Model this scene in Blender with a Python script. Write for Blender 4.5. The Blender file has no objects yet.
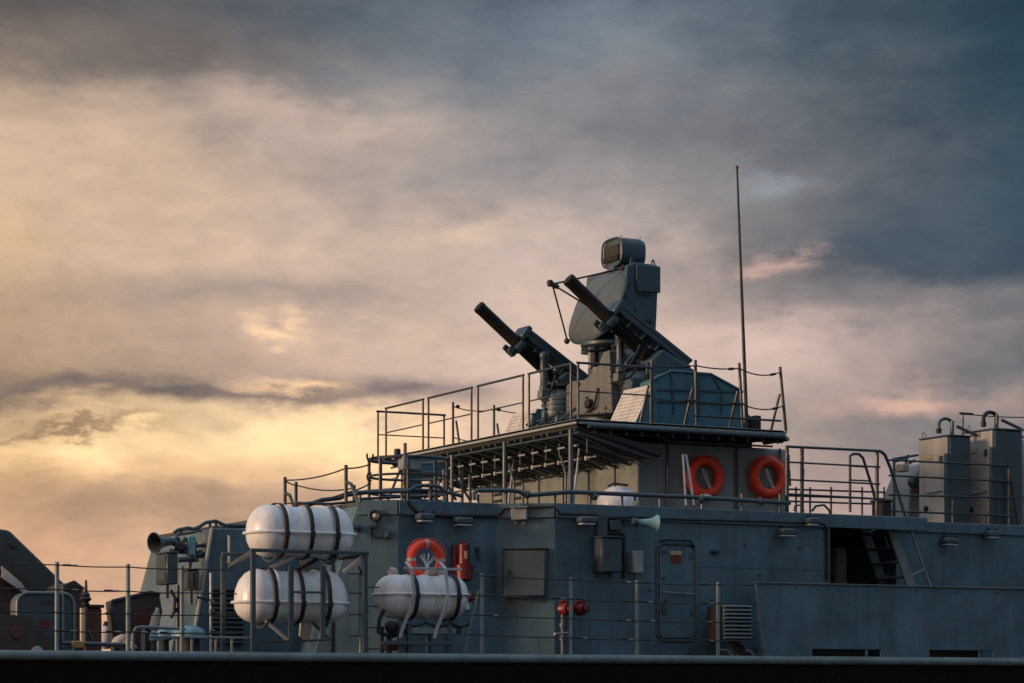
import bpy, math, random
from mathutils import Vector as V, Matrix
random.seed(7)
R = math.radians
# ------------------------------------------------------------------ camera
# ship axes: X along the ship (right), Y across it (away), Z up; z = 0 is the main deck edge
F, YAW, HOR, DIST = 2480.0, R(27.5), 690.0, 35.4
CAM = V((-DIST*math.sin(YAW), -DIST*math.cos(YAW), -0.5))
sc = bpy.context.scene
cd = bpy.data.cameras.new('camera'); cam = bpy.data.objects.new('camera', cd)
sc.collection.objects.link(cam); sc.camera = cam
cam.location = CAM; cam.rotation_euler = (R(90), 0, -YAW)
cd.sensor_width = 36; cd.lens = F/1024*36; cd.shift_y = (HOR-341.5)/1024
cd.clip_start = 0.5; cd.clip_end = 20000
sc.render.resolution_x, sc.render.resolution_y = 1024, 683
sc.render.engine = 'CYCLES'
sc.view_settings.view_transform = 'Standard'; sc.view_settings.look = 'None'
sc.view_settings.gamma = 1; sc.view_settings.exposure = 0; sc.view_settings.use_curve_mapping = False
# ------------------------------------------------------------------ sun
SUN_AZ, SUN_EL, GLOW_AZ = -82.0, 9.0, -68.0      # azimuth from +Y towards +X; centre of the warm sunset glow
sd = bpy.data.lights.new('sun', 'SUN'); sun = bpy.data.objects.new('sun', sd); sc.collection.objects.link(sun)
sd.energy = 3.0; sd.angle = R(12); sd.color = (1.0, 0.63, 0.37)
sdir = V((math.sin(R(SUN_AZ))*math.cos(R(SUN_EL)), math.cos(R(SUN_AZ))*math.cos(R(SUN_EL)), math.sin(R(SUN_EL))))
sun.rotation_euler = (-sdir).to_track_quat('-Z', 'Y').to_euler()
# ------------------------------------------------------------------ world: dusk sky with cloud banks
def lin(c):
    return tuple((x/255/12.92 if x/255 <= .04045 else ((x/255+.055)/1.055)**2.4) for x in c)
wd = bpy.data.worlds.new('World'); sc.world = wd; wd.use_nodes = True
nt = wd.node_tree; N = nt.nodes; L = nt.links; N.clear()
def m(op, a, b=None, c=None, clamp=False):
    n = N.new('ShaderNodeMath'); n.operation = op; n.use_clamp = clamp
    for i, x in enumerate((a, b, c)):
        if x is None: continue
        if isinstance(x, (int, float)): n.inputs[i].default_value = x
        else: L.new(x, n.inputs[i])
    return n.outputs[0]
def mixc(f, a, b):
    n = N.new('ShaderNodeMix'); n.data_type = 'RGBA'; n.clamp_factor = True
    if isinstance(f, (int, float)): n.inputs[0].default_value = f
    else: L.new(f, n.inputs[0])
    for i, x in ((6, a), (7, b)):
        if isinstance(x, tuple): n.inputs[i].default_value = (*x[:3], 1)
        else: L.new(x, n.inputs[i])
    return n.outputs[2]
def mapr(x, a, b, c=0.0, d=1.0, smooth=False):
    n = N.new('ShaderNodeMapRange'); n.interpolation_type = 'SMOOTHSTEP' if smooth else 'LINEAR'
    L.new(x, n.inputs[0])
    for i, q in enumerate((a, b, c, d)): n.inputs[i+1].default_value = q
    return n.outputs[0]
tc = N.new('ShaderNodeTexCoord'); sp = N.new('ShaderNodeSeparateXYZ'); L.new(tc.outputs['Generated'], sp.inputs[0])
deg = 180/math.pi
az0 = m('MULTIPLY', m('ARCTAN2', sp.outputs[0], sp.outputs[1]), deg)
el0 = m('MULTIPLY', m('ARCSINE', sp.outputs[2]), deg)
def noise(scale, detail, rough, sx=1, sy=1, off=0.0, dist=0.0):
    cb = N.new('ShaderNodeCombineXYZ')
    L.new(m('MULTIPLY', az0, sx), cb.inputs[0]); L.new(m('MULTIPLY', el0, sy), cb.inputs[1]); cb.inputs[2].default_value = off
    n = N.new('ShaderNodeTexNoise'); n.inputs['Scale'].default_value = scale; n.inputs['Detail'].default_value = detail
    n.inputs['Roughness'].default_value = rough; n.inputs['Distortion'].default_value = dist
    L.new(cb.outputs[0], n.inputs['Vector']); return m('SUBTRACT', n.outputs['Fac'], .5)
wa = noise(.22, 4, .55, .8, 1.6, 3.1); wb = noise(.25, 4, .58, .55, 1.7, 9.4)
wc = noise(.9, 6, .66, .6, 1.3, 17.0)
az = m('ADD', m('ADD', az0, m('MULTIPLY', wa, 5.0)), m('MULTIPLY', wc, 2.2))
el = m('ADD', m('ADD', el0, m('MULTIPLY', wb, 2.6)), m('MULTIPLY', wc, 1.25))
def skyramp(cols, ys):
    n = N.new('ShaderNodeValToRGB'); n.color_ramp.interpolation = 'B_SPLINE'
    e = n.color_ramp.elements
    pts = sorted((max(0, math.atan((HOR-y)/F)*deg)/20, lin(c)) for c, y in zip(cols, ys))
    while len(e) < len(pts): e.new(.5)
    for q, (p, c) in zip(e, pts): q.position = min(p, 1); q.color = (*c, 1)
    L.new(m('DIVIDE', el, 20.0), n.inputs[0]); return n.outputs[0]
ys = (0, 60, 120, 200, 280, 340, 400, 440, 480, 540, 690)
cl = skyramp(((84,82,82),(112,102,97),(196,172,151),(208,178,151),(192,163,135),(182,153,128),(176,147,122),(238,198,144),(200,160,122),(212,168,134),(226,176,140)), ys)
cm = skyramp(((86,102,114),(124,131,139),(172,163,161),(168,158,156),(214,190,177),(214,188,174),(208,183,169),(206,176,156),(200,170,150),(198,168,148),(200,170,150)), ys)
cr = skyramp(((36,58,72),(44,66,80),(50,72,86),(62,82,96),(60,80,94),(104,108,113),(112,114,118),(130,126,128),(168,148,146),(165,146,145),(165,146,145)), ys)
sd_az = m('ABSOLUTE', m('SUBTRACT', az, GLOW_AZ))
g = m('ABSOLUTE', m('SUBTRACT', m('PINGPONG', m('ADD', sd_az, 0.0), 180.0), 0.0))     # degrees of azimuth away from the sun
c = mixc(mapr(g, 83.8, 95.5), cl, cm)
c = mixc(mapr(g, 95.5, 107.5, 0, 1, True), c, cr)
sunw = mixc(mapr(g, 0, 75), lin((255,205,140)), cl)
c = mixc(mapr(g, 84, 58, 0, .75, True), c, sunw)
def cloud(px, py, rx, ry, col, k):
    a0 = YAW*deg + math.atan((px-512)/F)*deg; e0 = math.atan((HOR-py)/F)*deg
    global c
    u = m('MULTIPLY', m('SUBTRACT', az, a0), 1/(rx*.0231)); v = m('MULTIPLY', m('SUBTRACT', el, e0), 1/(ry*.0231))
    q = m('ADD', m('MULTIPLY', u, u), m('MULTIPLY', v, v))
    c = mixc(m('MULTIPLY', m('EXPONENT', m('MULTIPLY', q, -1.0)), k), c, lin(col))
for a in ((170,70,190,42,(100,94,92),.75), (620,130,170,46,(100,107,115),.6), (430,188,110,40,(140,139,143),.75),
          (300,300,180,24,(160,146,139),.7), (110,365,200,22,(170,148,130),.55), (560,50,160,34,(112,126,140),.55), (900,255,190,58,(66,82,96),.85), (800,318,110,18,(98,104,113),.7),
          (150,508,180,18,(164,136,112),.6), (330,215,170,40,(214,188,170),.6), (330,130,90,26,(206,182,168),.6), (90,190,130,50,(212,182,156),.6), (560,330,120,30,(216,190,174),.5),
          (300,430,140,25,(276,236,182),.92), (110,452,150,22,(272,230,174),.9), (375,445,70,22,(262,216,166),.75), (215,470,120,12,(240,194,146),.6), (0,255,45,30,(218,184,142),.5),
          (40,408,150,18,(120,107,102),.95), (190,402,80,13,(116,105,102),.95), (300,398,80,9,(130,114,108),.85), (400,385,80,18,(126,114,115),.92),
          (50,438,110,4.5,(152,122,96),.85), (285,331,24,8,(255,212,170),.95), (308,385,40,8,(255,210,164),.95),
          (450,238,80,13,(228,200,176),.65), (275,108,60,18,(200,176,162),.6), (795,270,40,12,(208,174,160),.9),
          (930,390,80,14,(218,178,160),.9), (780,172,30,13,(142,150,160),.7), (960,308,100,20,(134,128,130),.6), (985,335,60,12,(150,140,140),.5), (770,352,170,34,(210,184,174),.8), (640,250,90,30,(205,182,172),.5)):
    cloud(*a)
fine = m('ADD', m('ADD', m('MULTIPLY', noise(.34, 5, .58, .55, 1.25, 31.0, .6), .70), m('ADD', m('MULTIPLY', m('SUBTRACT', .10, m('ABSOLUTE', noise(.5, 5, .55, .6, 1.15, 77.0, .25))), .9), m('MULTIPLY', noise(1.6, 6, .62, .7, 1.2, 5.0, .3), .26))), 1.0)
vm = N.new('ShaderNodeVectorMath'); vm.operation = 'SCALE'; L.new(c, vm.inputs[0]); vm.operation = 'MULTIPLY'
fc = N.new('ShaderNodeCombineXYZ'); L.new(m('MULTIPLY_ADD', fine, 1.12, -.12), fc.inputs[0]); L.new(fine, fc.inputs[1]); L.new(m('MULTIPLY_ADD', fine, .80, .20), fc.inputs[2]); L.new(fc.outputs[0], vm.inputs[1])
# overhead and behind: broken blue-grey dusk cloud with clear sky between
ovr = mixc(mapr(noise(.09, 6, .6, 1, 1, 40.0), -.18, .18), lin((180,208,240)), lin((228,244,255)))
cov = mixc(mapr(el0, 15, 42, 0, 1, True), vm.outputs[0], ovr)
cov = mixc(mapr(m('MULTIPLY', mapr(g, 110, 165), mapr(el0, 30, 5)), 0, 1, 0, .8), cov, lin((130,164,182)))
sky = N.new('ShaderNodeTexSky'); sky.sky_type = 'NISHITA'; sky.sun_disc = False
sky.sun_elevation = R(SUN_EL); sky.sun_rotation = R(SUN_AZ)
bs = N.new('ShaderNodeVectorMath'); bs.operation = 'SCALE'; L.new(sky.outputs[0], bs.inputs[0]); bs.inputs[3].default_value = .06
fin = mixc(mapr(el0, 18, 50, 0, .3, True), cov, bs.outputs[0])
bg = N.new('ShaderNodeBackground'); bg.inputs[1].default_value = 1.0; L.new(fin, bg.inputs[0])
wo = N.new('ShaderNodeOutputWorld'); L.new(bg.outputs[0], wo.inputs[0])
wd.cycles.sampling_method = 'MANUAL'; wd.cycles.sample_map_resolution = 512

# ------------------------------------------------------------------ survey helpers: a sight line met with a plane of the ship
def ray(px, py):
    u, v = (px-512)/F, (HOR-py)/F; s, k = math.sin(YAW), math.cos(YAW)
    return V((k*u+s, -s*u+k, v))
def P(px, py, Y): r = ray(px, py); return CAM + r*((Y-CAM.y)/r.y)
def PX(px, py, X): r = ray(px, py); return CAM + r*((X-CAM.x)/r.x)
def PZ(px, py, Z): r = ray(px, py); return CAM + r*((Z-CAM.z)/r.z)
def PN(px, py, p0, n): r = ray(px, py); return CAM + r*((p0-CAM).dot(n)/r.dot(n))
# ------------------------------------------------------------------ materials
def pmat(name, col, rough=.5, metal=0.0, var=.18, rust=0.0, bump=.05, streak=.25, rustcol=(.11,.045,.02), spec=.5, scale=1.0):
    mt = bpy.data.materials.new(name); mt.use_nodes = True
    t = mt.node_tree; nd, lk = t.nodes, t.links; b = nd['Principled BSDF']
    tcn = nd.new('ShaderNodeTexCoord')
    def nz(s, d=4, r=.6, sc3=(1,1,1)):
        mp = nd.new('ShaderNodeMapping'); mp.inputs['Scale'].default_value = sc3; lk.new(tcn.outputs['Object'], mp.inputs[0])
        n = nd.new('ShaderNodeTexNoise'); n.inputs['Scale'].default_value = s*scale; n.inputs['Detail'].default_value = d; n.inputs['Roughness'].default_value = r
        lk.new(mp.outputs[0], n.inputs['Vector']); return n.outputs['Fac']
    def mr(x, a, b_, c_, d_):
        n = nd.new('ShaderNodeMapRange'); lk.new(x, n.inputs[0])
        for i, q in enumerate((a, b_, c_, d_)): n.inputs[i+1].default_value = q
        return n.outputs[0]
    def mul(x, y):
        n = nd.new('ShaderNodeMath'); n.operation = 'MULTIPLY'; lk.new(x, n.inputs[0])
        if isinstance(y, (int, float)): n.inputs[1].default_value = y
        else: lk.new(y, n.inputs[1])
        return n.outputs[0]
    big = mr(nz(1.3, 6), .3, .7, 1-var, 1+var)
    st = mr(nz(1.0, 5, .65, (7,7,.45)), .35, .7, 1+streak*.35, 1-streak)
    f = mul(big, st)
    sv = nd.new('ShaderNodeVectorMath'); sv.operation = 'SCALE'; sv.inputs[0].default_value = col; lk.new(f, sv.inputs[3])
    out = sv.outputs[0]
    if rust > 0:
        rm = mr(mul(mr(nz(3.0, 8, .7), .5, .75, 0, 1), mr(nz(1.1, 4, .6, (9,9,.5)), .45, .75, .2, 1)), .12, .5, 0, rust)
        mx = nd.new('ShaderNodeMix'); mx.data_type = 'RGBA'; lk.new(rm, mx.inputs[0]); lk.new(out, mx.inputs[6]); mx.inputs[7].default_value = (*rustcol, 1)
        out = mx.outputs[2]
    lk.new(out, b.inputs['Base Color'])
    lk.new(mr(nz(5, 5), .3, .7, max(.05, rough-.1), min(1, rough+.12)), b.inputs['Roughness'])
    b.inputs['Metallic'].default_value = metal; b.inputs['Specular IOR Level'].default_value = spec
    if bump:
        bp = nd.new('ShaderNodeBump'); bp.inputs['Strength'].default_value = bump; bp.inputs['Distance'].default_value = .02
        ad = nd.new('ShaderNodeMath'); ad.operation = 'ADD'; lk.new(nz(1.6, 3, .5), ad.inputs[0]); lk.new(mul(nz(30, 3), .12), ad.inputs[1])
        lk.new(ad.outputs[0], bp.inputs['Height']); lk.new(bp.outputs[0], b.inputs['Normal'])
    return mt
GREY = (.058, .116, .158)
M = dict(
 grey=pmat('ship grey paint', GREY, .42, rust=.6, var=.34, streak=.2, bump=.6),
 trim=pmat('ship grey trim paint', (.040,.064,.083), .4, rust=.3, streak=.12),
 light=pmat('pale grey paint', (.235,.265,.275), .5, rust=.3, streak=.15),
 pale=pmat('weathered pale grey paint', (.20,.245,.262), .5, rust=.3, streak=.12),
 lit_lockdoor=pmat('sunlit locker paint', (.43,.42,.40), .5, rust=.35, streak=.2),
 gun=pmat('turret grey paint', (.030,.066,.092), .42, rust=.3, bump=.08, streak=.12),
 turq=pmat('blue grey casing paint', (.04,.13,.19), .45, rust=.4),
 dish=pmat('radar cover grey', (.066,.090,.108), .5, var=.12, streak=.06),
 rail=pmat('dark rail paint', (.022,.037,.048), .45, rust=.12),
 cheek=pmat('worn turret grey', (.115,.128,.136), .5, rust=.45),
 black=pmat('black rubber', (.012,.012,.013), .6, var=.3),
 barrel=pmat('dark gun steel', (.009,.008,.008), .6, spec=.25),
 steel=pmat('galvanised steel', (.30,.31,.32), .38, metal=.6, rust=.3),
 wire=pmat('wire rope', (.03,.03,.032), .5, metal=.3),
 white=pmat('white glass fibre', (.70,.72,.76), .35, var=.08, streak=.22, rust=.3, rustcol=(.3,.22,.15), bump=.03),
 perf=pmat('perforated light steel', (.55,.53,.50), .5, rust=.7, rustcol=(.35,.13,.04)),
 hole_shade=pmat('dark hole and shade', (.02,.025,.03), .8),
 orange=pmat('life ring orange', (.74,.055,.02), .5, var=.08, streak=.1),
 tape=pmat('pale reflective band', (.42,.43,.45), .4),
 red=pmat('fire red paint', (.14,.008,.008), .4, rust=.2),
 rustred=pmat('worn brown red paint', (.10,.035,.025), .6, rust=.6),
 brown=pmat('dark brown paint', (.045,.032,.028), .6, rust=.4),
 slate=pmat('dark slate canvas', (.055,.06,.062), .75),
 hull=pmat('black hull paint', (.005,.0038,.0033), .8, rust=.6, spec=.15, rustcol=(.03,.010,.006)),
 gunwale=pmat('gunwale grey paint', (.13,.18,.20), .4, rust=.3),
 quay=pmat('asphalt quay', (.045,.045,.047), .85),
 deck=pmat('deck paint', (.05,.06,.06), .8, rust=.3),
 horn=pmat('pale teal horn paint', (.15,.31,.38), .4, rust=.2),
 hornd=pmat('blue horn paint', (.06,.11,.16), .4),
 cream=pmat('cream paint', (.50,.44,.36), .5, rust=.4),
 brass=pmat('brass fitting', (.45,.28,.12), .35, metal=.8),
 yellow=pmat('yellow sign face', (.46,.37,.20), .5),
 rope=pmat('pale canvas', (.50,.44,.38), .85),
 lampglass=pmat('lamp glass', (.55,.52,.5), .2),
 glass=pmat('coated sensor glass', (.02,.022,.024), .4, spec=.3, bump=0),
)
wm = bpy.data.materials.new('harbour water'); wm.use_nodes = True
wb_ = wm.node_tree.nodes['Principled BSDF']; wb_.inputs['Base Color'].default_value = (.01,.018,.022,1); wb_.inputs['Roughness'].default_value = .08
wn = wm.node_tree.nodes.new('ShaderNodeTexNoise'); wn.inputs['Scale'].default_value = 900; wn.inputs['Detail'].default_value = 5
wp = wm.node_tree.nodes.new('ShaderNodeBump'); wp.inputs['Strength'].default_value = .5; wp.inputs['Distance'].default_value = .1
wm.node_tree.links.new(wn.outputs[0], wp.inputs['Height']); wm.node_tree.links.new(wp.outputs[0], wb_.inputs['Normal'])

# ------------------------------------------------------------------ mesh builder
ORG = {}
class MB:
    def __init__(s): s.v = []; s.f = []
    def add(s, vs, fs):
        o = len(s.v); s.v += [V(q) for q in vs]; s.f += [tuple(i+o for i in f) for f in fs]; return s
    def obox(s, c, ax, ay, az, bev=.008):
        c, ax, ay, az = V(c), V(ax), V(ay), V(az)         # half axes
        L3 = [ax.length, ay.length, az.length]; b = min(bev, .45*min(L3))
        if b <= 0:
            vs = [c+ax*i+ay*j+az*k for i in (-1,1) for j in (-1,1) for k in (-1,1)]
            return s.add(vs, [(0,1,3,2),(4,6,7,5),(0,4,5,1),(2,3,7,6),(0,2,6,4),(1,5,7,3)])
        A = [ax/L3[0], ay/L3[1], az/L3[2]]; vs = []; idx = {}
        for i in (-1,1):
            for j in (-1,1):
                for k in (-1,1):
                    sg = (i,j,k)
                    for d in range(3):
                        p = c.copy()
                        for e in range(3): p += A[e]*sg[e]*(L3[e] if e == d else L3[e]-b)
                        idx[(sg, d)] = len(vs); vs.append(p)
        fs = []
        for d in range(3):
            o1, o2 = [e for e in range(3) if e != d]
            for sd_ in (-1,1):
                q = []
                for (a, b_) in ((-1,-1),(1,-1),(1,1),(-1,1)):
                    t = [0,0,0]; t[d] = sd_; t[o1] = a; t[o2] = b_; q.append(idx[(tuple(t), d)])
                fs.append(tuple(q))
        for d in range(3):                                # edges along d
            o1, o2 = [e for e in range(3) if e != d]
            for a in (-1,1):
                for b_ in (-1,1):
                    t0 = [0,0,0]; t0[d] = -1; t0[o1] = a; t0[o2] = b_; t1 = list(t0); t1[d] = 1
                    fs.append((idx[(tuple(t0),o1)], idx[(tuple(t1),o1)], idx[(tuple(t1),o2)], idx[(tuple(t0),o2)]))
        for i in (-1,1):
            for j in (-1,1):
                for k in (-1,1): fs.append(tuple(idx[((i,j,k), d)] for d in range(3)))
        return s.add(vs, fs)
    def box(s, a, b, bev=.008):
        a, b = V(a), V(b); h = (b-a)/2
        return s.obox((a+b)/2, (abs(h.x),0,0), (0,abs(h.y),0), (0,0,abs(h.z)), bev)
    def bar(s, p, q, w, h, up=V((0,0,1)), bev=.004):      # rectangular bar, w sideways, h along up
        p, q = V(p), V(q); d = (q-p); l = d.length; d /= l
        sd_ = d.cross(up)
        if sd_.length < 1e-3: sd_ = V((1,0,0))
        sd_.normalize(); u = sd_.cross(d).normalized()
        return s.obox((p+q)/2, d*l/2, sd_*w/2, u*h/2, bev)
    def path(s, pts, r, n=8, closed=False, cap=True):
        pts = [V(p) for p in pts]; k = len(pts); rings = []
        rs = r if isinstance(r, (list, tuple)) else [r]*k
        ref = None
        for i, p in enumerate(pts):
            if closed: t = (pts[(i+1) % k]-pts[i-1]).normalized()
            elif i == 0: t = (pts[1]-p).normalized()
            elif i == k-1: t = (p-pts[-2]).normalized()
            else: t = ((pts[i+1]-p).normalized()+(p-pts[i-1]).normalized()).normalized()
            if ref is None: ref = t.orthogonal().normalized()
            ref = (ref - t*ref.dot(t))
            if ref.length < 1e-5: ref = t.orthogonal()
            ref.normalize(); b = t.cross(ref)
            rings.append([p+(ref*math.cos(2*math.pi*j/n)+b*math.sin(2*math.pi*j/n))*rs[i] for j in range(n)])
        vs = [q for rr in rings for q in rr]; fs = []
        for i in range(k if closed else k-1):
            i2 = (i+1) % k
            for j in range(n): fs.append((i*n+j, i*n+(j+1) % n, i2*n+(j+1) % n, i2*n+j))
        if cap and not closed: fs.append(tuple(range(n))[::-1]); fs.append(tuple((k-1)*n+j for j in range(n)))
        return s.add(vs, fs)
    def tube(s, p, q, r, n=8): return s.path([p, q], r, n)
    def lathe(s, prof, o, axis, n=20, sx=1.0, ref=None, exp=2.0, cap=True):   # prof: (t along axis, radius); sx scales ref direction; exp: superellipse
        o, axis = V(o), V(axis).normalized(); ref = V(ref) if ref is not None else axis.orthogonal(); ref = (ref-axis*ref.dot(axis)).normalized(); b = axis.cross(ref)
        vs = []; fs = []
        def se(a):
            ca, sa = math.cos(a), math.sin(a); e = 2/exp
            return (math.copysign(abs(ca)**e, ca), math.copysign(abs(sa)**e, sa))
        for t, r in prof:
            for j in range(n):
                x, y = se(2*math.pi*j/n); vs.append(o+axis*t+(ref*x*sx+b*y)*r)
        k = len(prof)
        for i in range(k-1):
            for j in range(n): fs.append((i*n+j, i*n+(j+1) % n, (i+1)*n+(j+1) % n, (i+1)*n+j))
        if cap: fs.append(tuple(range(n))[::-1]); fs.append(tuple((k-1)*n+j for j in range(n)))
        return s.add(vs, fs)
    def prism(s, poly, ext):
        poly = [V(p) for p in poly]; ext = V(ext); k = len(poly)
        fs = [tuple(range(k))[::-1], tuple(range(k, 2*k))] + [(i, (i+1) % k, (i+1) % k+k, i+k) for i in range(k)]
        return s.add(poly+[p+ext for p in poly], fs)
    def loft(s, A, B):
        k = len(A)
        fs = [tuple(range(k))[::-1], tuple(range(k, 2*k))] + [(i, (i+1) % k, (i+1) % k+k, i+k) for i in range(k)]
        return s.add(list(A)+list(B), fs)
    def build(s, name, mat, parent=None, bevel=0, ang=38, flat=False):
        me = bpy.data.meshes.new(name)
        if parent is not None: o3 = ORG[parent.name]
        else:
            xs = [q.x for q in s.v]; yq = [q.y for q in s.v]; zs = [q.z for q in s.v]
            o3 = V(((min(xs)+max(xs))/2, (min(yq)+max(yq))/2, min(zs)))
        me.from_pydata([q-o3 for q in s.v], [], s.f)
        import bmesh
        bm = bmesh.new(); bm.from_mesh(me); bmesh.ops.recalc_face_normals(bm, faces=bm.faces)
        bm.to_mesh(me); bm.free()
        if not flat:
            me.shade_smooth(); me.set_sharp_from_angle(angle=R(ang))
        me.materials.append(M[mat] if isinstance(mat, str) else mat)
        ob = bpy.data.objects.new(name, me); sc.collection.objects.link(ob)
        if bevel:
            bv = ob.modifiers.new('edge', 'BEVEL'); bv.width = bevel; bv.segments = 2; bv.limit_method = 'ANGLE'; bv.angle_limit = R(25)
        if parent is not None: ob.parent = parent
        else: ob.location = o3
        ORG[ob.name] = o3
        return ob
def tag(o, label, cat=None, group=None, kind=None):
    o['label'] = label
    if cat: o['category'] = cat
    if group: o['group'] = group
    if kind: o['kind'] = kind
    return o
def thing(name, loc, label, cat, group=None):
    o = bpy.data.objects.new(name, None); sc.collection.objects.link(o); o.location = V(loc); o.empty_display_size = .2
    ORG[o.name] = V(loc); return tag(o, label, cat, group)
def struct(o): o['kind'] = 'structure'; return o
def arc(c, a, b, t0, t1, n=10):                          # points c + a cos + b sin
    return [V(c)+V(a)*math.cos(R(t0+(t1-t0)*i/n))+V(b)*math.sin(R(t0+(t1-t0)*i/n)) for i in range(n+1)]
def sag(p, q, s, n=8):
    p, q = V(p), V(q); return [p.lerp(q, i/n)-V((0,0,s*4*(i/n)*(1-i/n))) for i in range(n+1)]
UX, UY, UZ = V((1,0,0)), V((0,1,0)), V((0,0,1))
# ================================================================== the setting
ZD, ZU, ZP = 0.0, 2.30, 3.80                 # main deck, upper deck, gun platform
w = MB(); w.add([(-6000,-6000,-3.2),(6000,-6000,-3.2),(6000,6000,-3.2),(-6000,6000,-3.2)], [(0,1,2,3)])
tag(struct(w.build('water', wm, flat=True)), 'dark harbour water around the ship')
tag(struct(MB().box((-26,.10,-.10),(34,13.5,-.012)).build('main_deck', 'deck')), 'dark painted main deck of the ship')
tag(struct(MB().box((-260,-400,-6),(300,-2.2,-2.15),.05).build('quay', 'quay')), 'dark asphalt quay alongside the ship')
h = thing('ship_hull', (0,0,-3.3), 'black ship hull with a rounded grey gunwale along its top edge', 'hull')
MB().box((-26,.02,-3.4),(34,13.58,-.105),.02).build('hull_plating', 'hull', h)
MB().lathe([(0,.066),(60,.066)], (-26,.02,-.05), UX, 20).build('gunwale', 'gunwale', h)

# ------------------------------------------------------------------ superstructure block
D_ = V((1.51,1.5,0)); E_ = V((6.49,1.5,0)); th = R(35); nCD = V((-math.sin(th),-math.cos(th),0)); tCD = V((math.cos(th),-math.sin(th),0))
C_ = PN(497,600,D_,nCD); C_.z = 0; B_ = P(398,600,C_.y); B_.z = 0; A_ = PN(357,502,B_,nCD); A_.z = 0
XF = P(896,545,2.3).x
plan = [A_, B_, C_, D_, E_, V((6.49,4.2,0)), V((XF,4.2,0)), V((XF,2.3,0)), V((28,2.3,0)), V((28,11.4,0)), V((A_.x,11.4,0))]
bot = [p.copy() for p in plan]; bot[0] += V((-.62,.2,0)); bot[-1] += V((-.62,0,0))
hs = thing('superstructure', (3,6,0), 'long blue-grey ship superstructure wall with angled panels and a recessed stairway', 'superstructure')
MB().loft([p+V((0,0,-.01)) for p in bot], [p+V((0,0,ZU-.06)) for p in plan]).build('wall', 'grey', hs, bevel=.012, ang=18)
deckpl = [p.copy() for p in plan]; deckpl[5:7] = []; deckpl[4] = V((6.49,1.5,0)); deckpl.insert(5, V((XF,1.62,0)))
MB().prism([p+V((0,0,ZU-.056)) for p in plan[:5]]+[V((XF,1.5,ZU-.056))]+[p+V((0,0,ZU-.056)) for p in plan[7:]], (0,0,.05)).build('upper_deck', 'deck', hs)
def strip(poly, off, z0, z1, th_=.03):
    mb = MB()
    for i in range(len(poly)-1):
        p, q = poly[i].copy(), poly[i+1].copy(); t = (q-p).normalized(); n = V((t.y,-t.x,0))
        a = p+n*off; b = q+n*off
        mb.prism([a+UZ*z0, b+UZ*z0, b+UZ*z1, a+UZ*z1], -n*th_)
    return mb
edge = [A_, B_, C_, D_, E_]
strip(edge, .045, ZU-.20, ZU+.02, .06).build('coaming', 'grey', hs, bevel=.008, ang=18)
MB().box((6.49,1.46,ZU-.20),(XF+.02,1.56,ZU+.02),.01).build('coaming', 'grey', hs)
MB().box((XF+.02,2.255,ZU-.16),(28,2.299,ZU+.02),.01).build('coaming', 'grey', hs)
MB().box((6.40,1.49,-.01),(6.53,1.60,ZU-.2),.01).build('wall_end_frame', 'trim', hs)
# shallow stiffener plates and weld seams on the long wall
for px in (735,):
    p = P(px,560,1.5); MB().box((p.x-.012,1.488,.02),(p.x+.012,1.51,ZU-.21),.004).build('weld_seam', 'grey', hs)
for px in (445,):
    p = P(px,560,C_.y); MB().box((p.x-.012,C_.y-.010,.02),(p.x+.012,C_.y+.01,ZU-.21),.004).build('weld_seam', 'grey', hs)
MB().box((C_.x-.0,C_.y-.006,.02),(C_.x+.012,C_.y+.03,ZU-.21),.003).build('weld_seam', 'grey', hs)
# recess furnishing: narrow pale locker inside the recess
p = P(836,580,3.2); q = P(847,548,3.2)
lk_ = thing('recess_locker', (p.x,3.4,0), 'narrow grey locker standing in the dark recess left of the stair', 'locker')
MB().box((p.x,3.2,0),(q.x,3.7,q.z),.02).build('cabinet', 'light', lk_)
MB().box((p.x+.02,3.185,.1),(q.x-.02,3.198,q.z-.5),.004).build('door_panel', 'light', lk_)
MB().box((p.x+.02,3.185,q.z-.46),(q.x-.02,3.198,q.z-.05),.004).build('door_panel', 'light', lk_)

# door in the long wall
d0 = P(657,640,1.5); d1 = P(694,545,1.5); x0, x1, z0, z1 = d0.x, d1.x, d0.z, d1.z
def rrect(x0, x1, z0, z1, r, Y, n=5):
    out = []
    for cx, cz, a in ((x1-r,z0+r,-90),(x1-r,z1-r,0),(x0+r,z1-r,90),(x0+r,z0+r,180)):
        for i in range(n+1):
            t = R(a+90*i/n); out.append(V((cx+r*math.cos(t), Y, cz+r*math.sin(t))))
    return out
MB().path(rrect(x0,x1,z0,z1,.11,1.485), .026, 8, closed=True).build('door_frame', 'trim', hs)
dr = MB().prism(rrect(x0+.03,x1-.03,z0+.03,z1-.03,.09,1.455), (0,.05,0)).build('door', 'grey', hs, bevel=.01)
dr['label'] = 'watertight blue-grey door with rounded corners'
MB().path([(x0+.06,1.49,z1+.035),(x0+.12,1.42,z1+.06),(x1-.12,1.42,z1+.06),(x1-.02,1.45,z1-.04)], .016, 8).build('rain_gutter', 'black', dr)
a = P(671,563,1.45); b = P(681,551,1.45)
MB().box((a.x,1.446,a.z),(b.x,1.453,a.z+(b.z-a.z)*.66),.001).build('sign', 'red', dr)
MB().box((a.x-.01,1.446,a.z+(b.z-a.z)*.67),(b.x+.01,1.453,b.z),.001).build('sign', 'yellow', dr)
a = P(664,592,1.41); MB().path([(a.x,1.455,a.z),(a.x,1.41,a.z),(x1-.05,1.41,a.z-.02),(x1-.05,1.455,a.z-.02)], .010, 6).build('grab_bar', 'steel', dr)
for px, py in ((664,551),(664,578),(665,600)):
    a = P(px,py,1.45); MB().lathe([(0,.03),(.03,.028),(.04,.02)], (a.x,1.456,a.z), -UY, 10).build('dog_bolt', 'trim', dr)
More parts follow.
